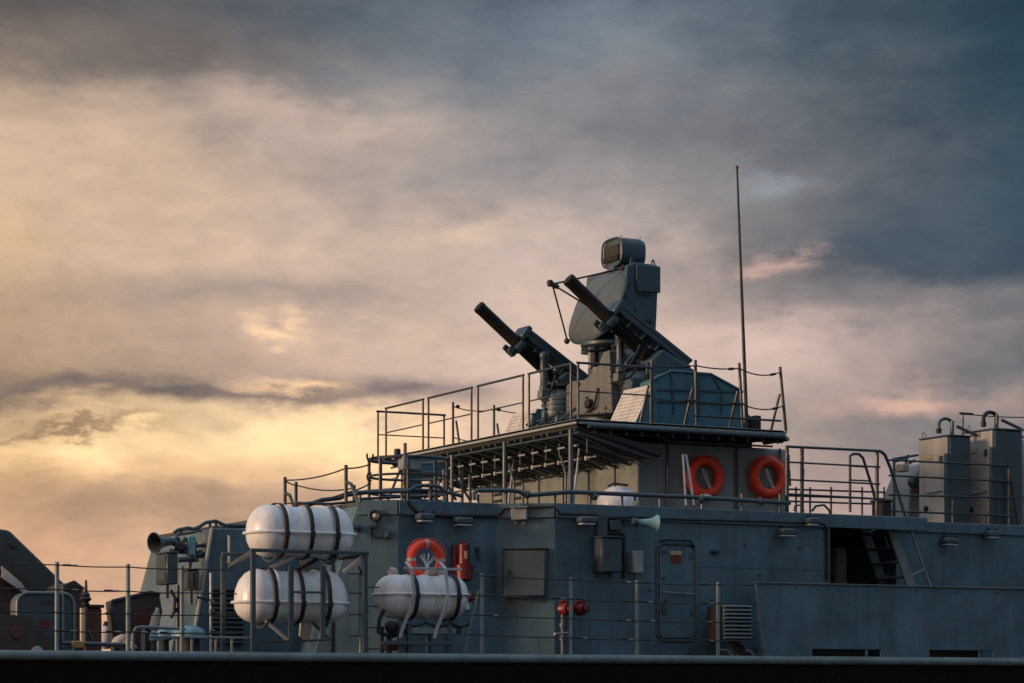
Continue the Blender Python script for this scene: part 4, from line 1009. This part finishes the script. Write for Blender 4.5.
for pa, pb in (((400,470),(425,498)),((425,498),(440,472)),((442,475),(456,500)),((452,472),(470,500)),((388,500),(400,470))):
    MB().tube(P(*pa,4.5), P(*pb,4.5), .022, 8).build('brace', 'trim', cl2)
# pipe along the upper deck edge
ep = thing('edge_pipe', P(600,500,1.75), 'long bent pipe on short feet along the upper deck edge', 'pipe')
MB().path([P(x,y,1.75) for x, y in ((474,500),(474,493),(478,490.5),(512,490.5),(519,491.5),(525,495),(532,495),(570,492),(620,494),(690,497),(790,503))], .035, 10).build('pipe', 'trim', ep)
for px in (478,506,527,555,590,622,660,702,742,780):
    a = P(px,494,1.75); MB().tube((a.x,1.75,ZU-.01),(a.x,1.75,a.z), .022, 8).build('foot', 'trim', ep)
for px in (527,594,700,760):
    a = P(px,494.5+ (px-527)*.03,1.75); MB().lathe([(-.04,.045),(-.03,.06),(.03,.06),(.04,.045)], a, UX, 12).build('coupling', 'trim', ep)
ep2 = thing('inner_edge_pipe', P(400,495,2.4), 'thinner pipe with a bend on the upper deck left of the pillars', 'pipe')
MB().path([P(x,y,2.3) for x, y in ((356,492.5),(405,491.5),(411,490),(415,486.5),(422,485.5),(438,486),(446,492),(462,496))], .03, 10).build('pipe', 'trim', ep2)
for px in (360,402,430): a = P(px,491,2.3); MB().tube((a.x,2.3,ZU-.01),(a.x,2.3,a.z), .022, 8).build('foot', 'trim', ep2)
# thin uprights and white dome in front of the deckhouse
q = P(618,503,2.9)
dm_ = thing('white_dome', (q.x,2.9,ZU), 'white dome cover on the upper deck before the deckhouse', 'dome')
MB().lathe([(0,.32),(.14,.34),(.26,.32),(.36,.25),(.43,.14),(.45,.01)], (q.x,2.9,ZU), UZ, 28).build('cover', 'white', dm_)
MB().lathe([(-.005,.36),(.03,.36)], (q.x,2.9,ZU), UZ, 28).build('base_ring', 'trim', dm_)
MB().path([V((q.x-.3,2.7,ZU+.42)), V((q.x-.2,2.68,ZU+.47)), V((q.x+.05,2.68,ZU+.45))], .018, 6).build('handle', 'black', dm_)
q = P(635,503,2.6)
ln = thing('brass_lamp', (q.x,2.6,ZU), 'small brass lamp on the upper deck right of the white dome', 'lamp')
MB().lathe([(0,.05),(.05,.06),(.16,.06),(.2,.03)], (q.x,2.6,ZU), UZ, 12).build('body', 'brass', ln)
MB().tube((q.x,2.6,ZU+.2),(q.x,2.6,ZU+.27), .02, 6).build('loop', 'black', ln)
st_ = thing('ladder_rail', P(690,503,2.4), 'pair of thin inclined handrails before the left deckhouse life ring', 'handrail')
MB().tube(P(683,455,2.6), P(686,506,2.0), .02, 8).build('rail', 'steel', st_); MB().tube(P(686,455,2.6), P(694,506,2.0), .022, 8).build('rail', 'steel', st_)
MB().tube(P(683,462,2.55), P(687,462,2.55), .016, 6).build('bar', 'steel', st_)
q = P(706,498,1.85); MB().lathe([(-.08,.05),(0,.07),(.08,.05)], q, UX, 10).build('cleat', 'steel', st_)
# ================================================================== upper deck, right part
ur = thing('stairhead_rail', P(840,510,1.7), 'dark tube railing at the head of the stair right of the deckhouse', 'railing')
Y2 = 1.75
for y0, y1, r_ in ((446.5,451,.022),(462,467,.015),(479.5,484,.015),(494,499,.018)):
    MB().tube(P(786,y0,Y2), P(880,y1,Y2), r_, 8).build('rail', 'rail', ur)
for px, t_ in ((787,447),(802,447.5),(877,451)):
    a = P(px,500,Y2); tp = P(px,t_,Y2); MB().tube((a.x,Y2,ZU-.01),(a.x,Y2,tp.z), .032, 8).build('post', 'rail', ur)
    if px == 802: MB().tube((a.x+.12,Y2+.2,ZU),(a.x+.02,Y2,tp.z-.35), .024, 8).build('stay', 'rail', ur)
MB().path([P(x,y,Y2) for x, y in ((876,451),(881,451.5),(885,455),(890,467),(897,490),(907,523))], .026, 8).build('hand_rail', 'rail', ur)
MB().path([P(x,y,2.5) for x, y in ((850,512),(850,456),(853,454),(859,454),(863,458),(873,490),(876,505))], .024, 8).build('hand_rail', 'rail', ur)
for y in (466,480): MB().tube(P(850,y,2.5), P(866+ (y-466)*.3,y+1,2.5), .014, 8).build('rail', 'rail', ur)
MB().path([P(x,y,2.0) for x, y in ((794,511),(795,506),(800,505),(804,511))], .016, 6).build('loop', 'rail', ur)
MB().path([P(x,y,2.0) for x, y in ((812,511),(816,506),(824,505),(829,510),(832,520))], .02, 6).build('loop', 'rail', ur)
MB().tube(P(789,455,Y2+.1), P(789,475,Y2+.1), .014, 6).build('snap_line', 'black', ur); MB().tube(P(789,470,Y2+.1), P(790,486,Y2+.1), .022, 6).build('snap_hook', 'black', ur)
fr = thing('far_side_rail', P(840,505,11.0), 'far side deck railing seen through the stairhead rail', 'railing')
Yq = 11.0
for y in (489,495.5,501): MB().tube(P(782,y,Yq), P(905,y+4,Yq), .02, 6).build('rail', 'rail', fr)
for px in (796,810,831,862,884): a = P(px,508,Yq); MB().tube((a.x,Yq,ZU-.01),(a.x,Yq,P(px,487,Yq).z), .025, 6).build('post', 'rail', fr)
bt = thing('deck_hatch', P(835,507,8.5), 'low dark hatch cover seen through the stairhead rail', 'hatch')
a = P(815,505,8.5); b = P(850,505,8.5)
MB().box((a.x,8.5,ZU-.004),(b.x,9.4,ZU+.12),.02).build('coaming', 'trim', bt); MB().box((a.x-.06,8.45,ZU+.121),(b.x+.06,9.45,ZU+.17),.02).build('lid', 'slate', bt)
MB().tube((a.x+.2,8.44,ZU+.21),(b.x-.2,8.44,ZU+.21), .018, 8).build('grab_bar', 'trim', bt)
# lockers
def locker(pxl, yt, Xn, Yn, wy, dx, ztop, label, horn_):
    t = thing('tall_locker', (Xn,Yn,ZU), label, 'locker', 'tall deck lockers')
    MB().box((Xn,Yn,ZU-.004),(Xn+dx,Yn+wy,ztop),.02).build('case', 'trim', t)
    dr_ = MB().box((Xn-.022,Yn+.05,ZU+.02),(Xn-.002,Yn+wy-.004,ztop-.01),.008).build('door', 'lit_lockdoor', t)  # door side painted pale, case dark: sun and shade put into the colours
    zz = ZU+.62; MB().tube((Xn-.05,Yn+.18,zz),(Xn-.05,Yn+.60,zz-.02), .014, 6).build('grab_bar', 'steel', dr_)
    MB().box((Xn-.032,Yn+.45,ztop-.36),(Xn-.023,Yn+.68,ztop-.27),.003).build('name_plate', 'yellow', dr_)
    MB().box((Xn-.05,Yn+.17,ztop-.44),(Xn-.023,Yn+.25,ztop-.32),.008).build('latch', 'trim', dr_)
    MB().lathe([(0,.05),(.04,.045),(.06,.02)], (Xn-.022,Yn+.62,ZU+.34), -UX, 12).build('lock', 'black', dr_)
    MB().box((Xn-.10,Yn-.02,ZU),(Xn-.0025,Yn+.045,ztop-.30),.01).build('edge_post', 'trim', t)
    MB().box((Xn-.02,Yn-.02,ztop+.001),(Xn+dx+.02,Yn+wy+.02,ztop+.03),.008).build('roof', 'trim', t)
    MB().path(arc((Xn+.05,Yn+wy-.05,ztop+.03), UY*.05, UZ*.12, 0, 180, 8), .012, 6).build('lifting_eye', 'steel', t)
    g = MB().path([V((Xn+.3,Yn+.35,ztop+.03)), V((Xn+.3,Yn+.35,ztop+.22))]+arc((Xn+.18,Yn+.35,ztop+.22), UX*.15, UZ*.12, 0, 180, 10)+[V((Xn+.03,Yn+.35,ztop+.14))], .034 if horn_ else .028, 10).build('gooseneck_vent', 'black' if horn_ else 'trim', t)
    MB().lathe([(0,.045),(.08,.05)], (Xn+.03,Yn+.35,ztop+.08), UZ, 10).build('vent_mouth', 'black', g)
    MB().tube((Xn+.28,Yn+.30,ztop+.03),(Xn+.28,Yn+.30,ztop+.30), .03, 8).build('vent_post', 'trim', t)
    MB().tube((Xn+.30,Yn+.2,ztop+.20),(Xn+.70,Yn+.15,ztop+.05), .03, 8).build('vent_stay', 'trim', t)
    return t
Yl = 2.75
n1 = P(950,480,Yl); z1_ = P(950,436,Yl).z; f1 = PX(920,480,n1.x); 
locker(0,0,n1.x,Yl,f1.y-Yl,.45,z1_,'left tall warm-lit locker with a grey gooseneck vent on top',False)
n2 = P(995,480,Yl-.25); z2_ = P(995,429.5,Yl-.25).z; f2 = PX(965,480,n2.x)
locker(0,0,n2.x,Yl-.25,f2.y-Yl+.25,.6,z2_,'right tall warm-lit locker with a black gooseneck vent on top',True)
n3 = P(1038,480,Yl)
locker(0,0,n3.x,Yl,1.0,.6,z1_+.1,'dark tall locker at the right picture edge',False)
ps = thing('wire_pole', P(963,432,3.4), 'thin pole with a wire between the two warm-lit lockers', 'pole')
a = P(962.5,435,3.4); tp = P(962.5,413.5,3.4)
MB().tube((a.x,3.4,ZU),tp, .022, 8).build('pole', 'trim', ps); MB().tube(tp+V((-.06,0,.0)), tp+V((.22,0,0)), .022, 6).build('clamp', 'black', ps)
MB().path(sag(tp, P(1040,417,3.4), .03), .010, 6).build('wire', 'wire', ps)
# pale sloped casing left of the lockers
Y3 = 4.2
vc = thing('vent_casing', P(905,500,Y3), 'pale sloped vent casing with pipes on top left of the lockers', 'casing')
MB().prism([P(x,y,Y3) for x, y in ((907,526),(910,490),(920,465),(945,460),(945,526))], UY*.75).build('casing', 'light', vc, bevel=.02)
for pa, pb in (((893,459),(918,455)),((893,462),(905,459)),((905,466),(908,455)),((898,470),(915,460))): MB().tube(P(*pa,Y3-.1), P(*pb,Y3-.1), .022, 8).build('top_pipe', 'trim', vc)
a = P(897,472,Y3-.1); MB().box(a+V((0,-.15,-.0)), a+V((.16,.05,.14)), .02).build('cream_lamp', 'cream', vc)
a = P(913,482,Y3-.1); MB().lathe([(0,.12),(.1,.12),(.14,.08)], a, -UY, 16).build('fan_cover', 'trim', vc)
a = P(917,490,Y3-.1); MB().box(a+V((0,-.05,-.06)), a+V((.14,.05,.14)), .02).build('red_box', 'red', vc)
db = thing('black_box', P(887,508,2.2), 'small black box at the stair head post', 'box')
a = P(882,512,2.2); b = P(892,502,2.2); MB().box((a.x,2.2,ZU),(b.x,2.5,b.z),.02).build('case', 'black', db); MB().box((a.x-.02,2.18,b.z+.001),(b.x+.02,2.52,b.z+.04),.01).build('lid', 'black', db)
# rail before the lockers
rr_ = thing('locker_front_rail', P(950,520,2.4), 'tube railing standing in front of the tall lockers', 'railing')
Y4 = 2.42
for y0, y1 in ((460,466),(475.5,481.5),(495,498),(511,516)): MB().tube(P(889,y0,Y4), P(1013,y1,Y4), .017, 8).build('rail', 'rail', rr_)
for px, t_ in ((894,460.5),(953,500),(1009,466)):
    a = P(px,500,Y4); tp = P(px,t_,Y4); MB().tube((a.x,Y4,ZU-.01),(a.x,Y4,tp.z), .026, 8).build('post', 'rail', rr_)
MB().tube(P(1011,480,Y4), P(1018,524,Y4), .022, 8).build('stay', 'rail', rr_); MB().tube(P(985,516,Y4), P(985,524,Y4), .022, 8).build('post', 'rail', rr_)
for y0, y1 in ((462,468),(478,483)): MB().tube(P(1030,y0+6,Y4), P(1075,y1+6,Y4), .017, 8).build('rail', 'rail', rr_)
# inclined stair in the recess
sr = thing('deck_stair', P(900,585,1.9), 'steep steel stair with dark treads rising in the recess', 'stair')
Ya, Yb2 = 1.75, 2.75
def at_(px, py, Y): return P(px,py,Y)
s_t, s_b = P(889,521,Ya), P(912,590,Ya); dv = s_b-s_t; full = dv*((ZU-.0)/( -dv.z))
s_b = s_t+full; s_b.z = max(s_b.z, 0.0)
MB().bar(s_t, s_b, .05, .17, UX).build('stringer', 'gunwale', sr)
o2 = UY*.75
MB().bar(s_t+o2, s_b+o2, .05, .17, UX).build('stringer', 'trim', sr)
for k in range(9):
    q = s_t.lerp(s_b, (k+.7)/9.4); MB().box((q.x-.10,Ya+.03,q.z-.03),(q.x+.10,Ya+.72,q.z),.006).build('tread', 'black', sr)
    MB().box((q.x-.105,Ya+.03,q.z-.028),(q.x-.101,Ya+.72,q.z-.002),.001).build('nosing', 'gunwale', sr)
for oy in (0,.75):
    a = P(908,523.5,Ya)+UY*oy; b = P(931,588,Ya)+UY*oy; dd = (b-a); MB().tube(a, a+dd*1.5, .018, 8).build('handrail', 'steel', sr)
    MB().bar(P(895,530,Ya)+UY*oy, P(908,523.5,Ya)+UY*oy, .03, .03).build('bracket', 'steel', sr)
    MB().bar(P(910,576,Ya)+UY*oy, P(924,569,Ya)+UY*oy, .03, .03).build('bracket', 'steel', sr)
# ================================================================== small deckhouse at left
Yh = 3.3
sh_ = thing('small_deckhouse', P(240,650,Yh+1), 'small dark blue deckhouse with sloping warm-lit left side behind the rafts', 'deckhouse')
fa = [P(x,y,Yh) for x, y in ((190,655),(300,655),(300,530),(212,528))]
fa[0].z = fa[1].z = -.01; bk = [p+V((.10,1.15,0)) for p in fa]
MB().loft(fa, bk).build('wall', 'grey', sh_, bevel=.02)
MB().path([fa[0]+V((0,-.015,0)), fa[3]+V((0,-.015,0))], .03, 8).build('corner_bead', 'light', sh_)
a = P(229,563,Yh-.08); b = P(229,536,Yh-.08); MB().tube(a, b, .022, 8).build('lit_rail', 'cream', sh_)  # warm strip of light on the wall, built as a cream tube
MB().tube(a, a+UY*.08, .016, 6).build('rail_foot', 'cream', sh_); MB().tube(b, b+UY*.08, .016, 6).build('rail_foot', 'cream', sh_)
a = P(211,645,Yh-.06); b = P(243,588,Yh-.06)
lo = MB().box((a.x,Yh-.05,a.z),(b.x,Yh-.001,b.z),.006).build('louvre_panel', 'hole_shade', sh_)
for k in range(12):
    z = a.z+(b.z-a.z)*(k+.5)/12; MB().obox(((a.x+b.x)/2,Yh-.06,z), ((b.x-a.x)/2,0,0), (0,.022,-.016), (0,.005,.008), .002).build('slat', 'trim', lo)
a = P(213,570,Yh-.03); b = P(247,588,Yh-.03)
# pipes and brackets on its roof and left face
rp = thing('roof_pipes', P(190,535,Yh), 'tangle of pipes and brackets on the left top of the small deckhouse', 'pipes')
MB().path([P(x,y,Yh+.3) for x, y in ((174,533),(178,530),(188,528),(194,529),(199,527),(206,522.5),(216,521),(222,524),(226,525.5),(260,525.5))], .028, 8).build('pipe', 'trim', rp)
MB().path([P(x,y,Yh+.6) for x, y in ((176,535),(190,533),(199,531),(212,528),(250,527))], .02, 8).build('pipe', 'trim', rp)
for px, y0, y1 in ((181,531,535),(198,528,532),(210,522,529),(216,521,528),(227,525,530)): MB().tube(P(px,y0,Yh+.3), P(px,y1,Yh+.3), .02, 6).build('pipe_stay', 'trim', rp)
MB().path([P(x,y,Yh+.3) for x, y in ((226,525.5),(228,530),(228,540))], .014, 6).build('cable', 'black', rp)
Yb3 = 3.2
for pa, pb, r_ in (((172,541),(192,549),.03),((176,552),(186,538),.03),((184,549),(196,542),.04),((170,551),(186,552),.035),((178,560),(192,559),.04),((192,540),(196,562),.05),((196,546),(206,545),.03),((198,556),(202,552),.06),((192,555),(189,570),.03)):
    MB().tube(P(*pa,Yb3+.35), P(*pb,Yb3+.35), r_, 8).build('bracket_arm', 'trim', rp)
a = P(180,548,Yb3+.4); MB().lathe([(0,.08),(.12,.09),(.16,.05)], a, V((-.3,-1,.1)), 14).build('motor', 'black', rp)
a = P(191,545,Yb3+.3); MB().box(a+V((-.05,0,-.16)), a+V((.09,.1,.14)), .02).build('junction', 'horn', rp)
def bigbox(name, label, pxl, pxm, pxr, yt, yb, Y, mat='trim'):
    x0 = P(pxm,yt,Y).x; x1 = P(pxr,yt,Y).x; zt2 = P(pxm,yt,Y).z; zb3 = P(pxm,yb,Y).z; dy = PX(pxl,yt,x0).y-Y
    t = thing(name, (x0,Y,zb3), label, 'box')
    MB().box((x0,Y,zb3),(x1,Y+dy,zt2),.015).build('case', mat, t)
    MB().box((x0-.015,Y+.04,zb3+.04),(x0-.001,Y+dy-.04,zt2-.04),.005).build('cover', mat, t)
    MB().tube(((x0+x1)/2,Y+dy*.5,zb3-.20),((x0+x1)/2,Y+dy*.5,zb3), .03, 8).build('stem', 'trim', t)
    MB().box((x0-.02,Y-.02,zt2+.001),(x1+.02,Y+dy+.02,zt2+.025),.006).build('rain_hood', 'trim', t)
    return t
t = bigbox('equipment_box', 'square dark box below the blue horn at left', 156,167,178,553,584, Yh-.25)
t = bigbox('equipment_box', 'lower blue-grey box against the small deckhouse side', 183,195,199,570,590, Yh-.1)
mp = thing('instrument_mast', P(178,650,2.9), 'thin upright pipe mast carrying the square box at left', 'mast')
a = P(178,650,2.95); MB().tube((a.x,2.95,-.01),(a.x,2.95,P(178,585,2.95).z), .04, 10).build('pole', 'trim', mp)
for y in (602,612,632): q = P(178,y,2.95); MB().lathe([(0,.065),(.06,.065)], q, UZ, 10).build('clamp', 'black', mp)
MB().path([P(x,y,2.9) for x, y in ((171,590),(175,598),(174,612),(171,618))], .025, 8).build('hose', 'black', mp)
t = thing('thin_post', P(214,640,1.6), 'thin upright post with fittings before the small deckhouse', 'post')
a = P(211,640,1.6); MB().tube((a.x,1.6,0),(a.x,1.6,P(211,573,1.6).z), .022, 8).build('pole', 'steel', t)
for y in (603,612,632): MB().lathe([(-.04,.03),(-.02,.05),(.02,.05),(.04,.03)], P(212,y,1.6), UZ, 10).build('fitting', 'trim', t)
MB().tube(P(197,597,1.6), P(208,600,1.6), .018, 6).build('arm', 'black', t)
# mooring bollards
def bollard(px, pw, yt, Y, label):
    a = P(px,650,Y); z = P(px,yt,Y).z; r = pw/2/P_scale(Y)
    t = thing('mooring_bollard', (a.x,Y,0), label, 'bollard', 'mooring bollards by the small deckhouse')
    MB().lathe([(0,r*.9),(.03,r*.9),(.05,r*.62),(z*.45,r*.58),(z*.55,r*.62)], (a.x,Y,-.005), UZ, 24).build('drum', 'brown', t)
    MB().lathe([(z*.55,r*.8),(z*.6,r),(z*.72,r),(z*.86,r*.85),(z*.96,r*.5),(z,r*.05)], (a.x,Y,-.005), UZ, 24).build('cap', 'horn', t)
def P_scale(Y): return 70.0*35.4/(35.4+.887*Y)
bollard(189,34,625,1.9,'large rounded pale blue bollard cap before the small deckhouse')
bollard(164,16,628,2.2,'small pale blue bollard cap left of the large one')
bollard(154,9,630,1.7,'tiny pale bollard beside the bent pipe rail')
# ================================================================== far left deck gear
t = thing('tapered_bin', P(138,650,5), 'dark slate bin with slanted top, narrower at the foot', 'bin')
f_ = [P(x,y,5.0) for x, y in ((117,651),(152,651),(163,612),(160,594),(150,592),(112,601))]
MB().prism(f_, UY*.35).build('bin', 'slate', t, bevel=.03)
MB().box(P(134,650,4.97), P(148,609,4.99)+V((0,.005,0)), .004).build('hatch', 'rustred', t)
MB().path([P(112,601,4.98), P(150,592,4.98), P(160,594,4.98)], .025, 8).build('rim', 'slate', t)
t = thing('brown_locker', P(94,645,5), 'small rusty brown deck locker left of the tapered bin', 'locker')
a = P(85,652,4.6); b = P(102,608,4.6); MB().box((a.x,4.6,0),(b.x,5.2,b.z),.02).build('case', 'rustred', t); MB().box((a.x-.03,4.57,b.z+.001),(b.x+.03,5.23,b.z+.05),.01).build('lid', 'brown', t)
t = thing('white_fender', P(108,640,5.2), 'small white round fender between brown locker and tapered bin', 'fender')
a = P(106,636,5.4); MB().lathe([(-.2,.05),(-.16,.10),(0,.13),(.1,.10),(.16,.04)], a, UZ, 16).build('body', 'white', t); MB().lathe([(0,.05),(.07,.03)], a+UZ*.155, UZ, 10).build('eye', 'black', t)
a = P(122,644,4.2); t2 = thing('cloth_bundle', a, 'pale cloth bundle at the foot of the tapered bin', 'bundle')
MB().lathe([(-.16,.03),(-.1,.08),(.02,.10),(.12,.06),(.2,.02)], a+UZ*.05, UX+UZ*.3, 12).build('roll', 'rope', t2); MB().lathe([(-.1,.03),(0,.07),(.1,.02)], a+V((.1,-.1,-.02)), UX-UZ*.4, 10).build('fold', 'rope', t2)
a = P(155,622,4.6); t2 = thing('pale_canister', a, 'small pale canister beside the tapered bin', 'canister')
MB().lathe([(-.14,.04),(-.1,.08),(.08,.07),(.16,.04)], a, UZ+UX*.2, 12).build('body', 'rope', t2); MB().lathe([(.16,.03),(.22,.03)], a, UZ+UX*.2, 10).build('cap', 'white', t2)
t = thing('short_whip', P(86,640,2.2), 'short thin mast with fittings beside the brown locker', 'mast')
a = P(86,650,2.2); MB().path([(a.x,2.2,0),(a.x,2.2,P(86,596,2.2).z),(a.x,2.2,P(86,580,2.2).z)], [.03,.028,.016], 8).build('pole', 'brown', t)
for y, r_ in ((595,.07),(599,.09),(604,.06)): MB().lathe([(-.04,r_*.6),(0,r_),(.04,r_*.6)], P(85.5,y,2.2), UZ, 10).build('fitting', 'black', t)
MB().tube(P(82,645,2.15), P(82,608,2.15), .03, 8).build('lit_pipe', 'cream', t); MB().tube(P(95,645,2.2), P(86,628,2.2), .022, 8).build('stay', 'trim', t)
# rounded blue-grey panel
Yp = 1.6
t = thing('rounded_panel', P(45,650,Yp), 'rounded blue-grey panel with a red square on it at far left', 'panel')
a = P(17,668,Yp); b = P(74,593.5,Yp)
MB().prism(rrect(a.x,b.x,-.02,b.z,.16,Yp,7), (0,.35,0)).build('shell', 'trim', t, bevel=.03)
MB().path(rrect(a.x,b.x,-.02,b.z,.16,Yp-.01,7), .022, 8, closed=True).build('rim', 'gunwale', t)
q0 = P(41,628,Yp-.02); q1 = P(49,620,Yp-.02); MB().box((q0.x,Yp-.014,q0.z),(q1.x,Yp-.002,q1.z),.002).build('red_square', 'red', t)
q0 = P(42,604,Yp-.02); q1 = P(53,600,Yp-.02); MB().box((q0.x,Yp-.014,q0.z),(q1.x,Yp-.002,q1.z),.002).build('name_plate', 'brown', t)
MB().tube(P(63,647,Yp-.05), P(63,594,Yp-.05), .018, 8).build('hinge_rod', 'gunwale', t)
# sloping launcher cover
Yv = 6.0
t = thing('sloped_cover', P(30,650,Yv), 'large dark cover sloping down to the right at far left', 'cover')
f_ = [P(x,y,Yv) for x, y in ((-70,655),(-70,520),(-4,528),(10,530.5),(64,583),(78,600),(84,655))]
MB().prism(f_, UY*2.6).build('cover', 'slate', t, bevel=.04)
q = P(13,545,Yv-.01); MB().lathe([(0,.05),(.03,.04)], q, -UY, 10).build('bolt', 'brown', t)
MB().prism([P(x,y,Yv-.12) for x, y in ((-70,560),(0,556),(30,583),(48,600),(40,655),(-70,655))], UY*.11).build('lower_skirt', 'brown', t)
MB().prism([P(x,y,Yv-.22) for x, y in ((2,566),(22,583),(25,588),(18,588),(3,578))], UY*.08).build('pale_flap', 'rope', t)
MB().bar(P(2,575,Yv-.28), P(34,598,Yv-.28), .05, .06).build('strut', 'tape', t)
t = thing('canvas_hood', P(75,600,4.4), 'small dark canvas hood between panel and short mast', 'hood')
MB().prism([P(x,y,4.4) for x, y in ((62,652),(62,586),(74,581.5),(84,589),(84,652))], UY*.8).build('hood', 'brown', t, bevel=.04)
MB().tube(P(63,586,4.38), P(74,581.5,4.38), .02, 6).build('piping', 'slate', t); MB().tube(P(74,581.5,4.38), P(84,589,4.38), .02, 6).build('piping', 'slate', t)
t = thing('cable_drum', P(10,652,.9), 'large round brown cable drum at the lower left corner', 'drum')
q = P(8,660,.9)
dm2 = MB().lathe([(0,.40),(.02,.60),(.06,.60),(.08,.46),(.50,.46),(.52,.60),(.56,.60),(.58,.40)], q-UY*.1, UY, 40).build('drum', 'brown', t)
MB().lathe([(0,.12),(.04,.10)], q-UY*.1, -UY, 16).build('hub', 'rustred', dm2)
for k in range(6): a = R(60*k+15); MB().lathe([(0,.09),(.02,.08)], q-UY*.101+V((.38*math.cos(a),0,.38*math.sin(a))), -UY, 14).build('lightening_disc', 'tape' if k % 3 == 0 else 'rustred', dm2)
for px, lb in ((30,'brass shackle on deck beside the cable drum'),(14,'brass shackle resting against the cable drum')):
    pass
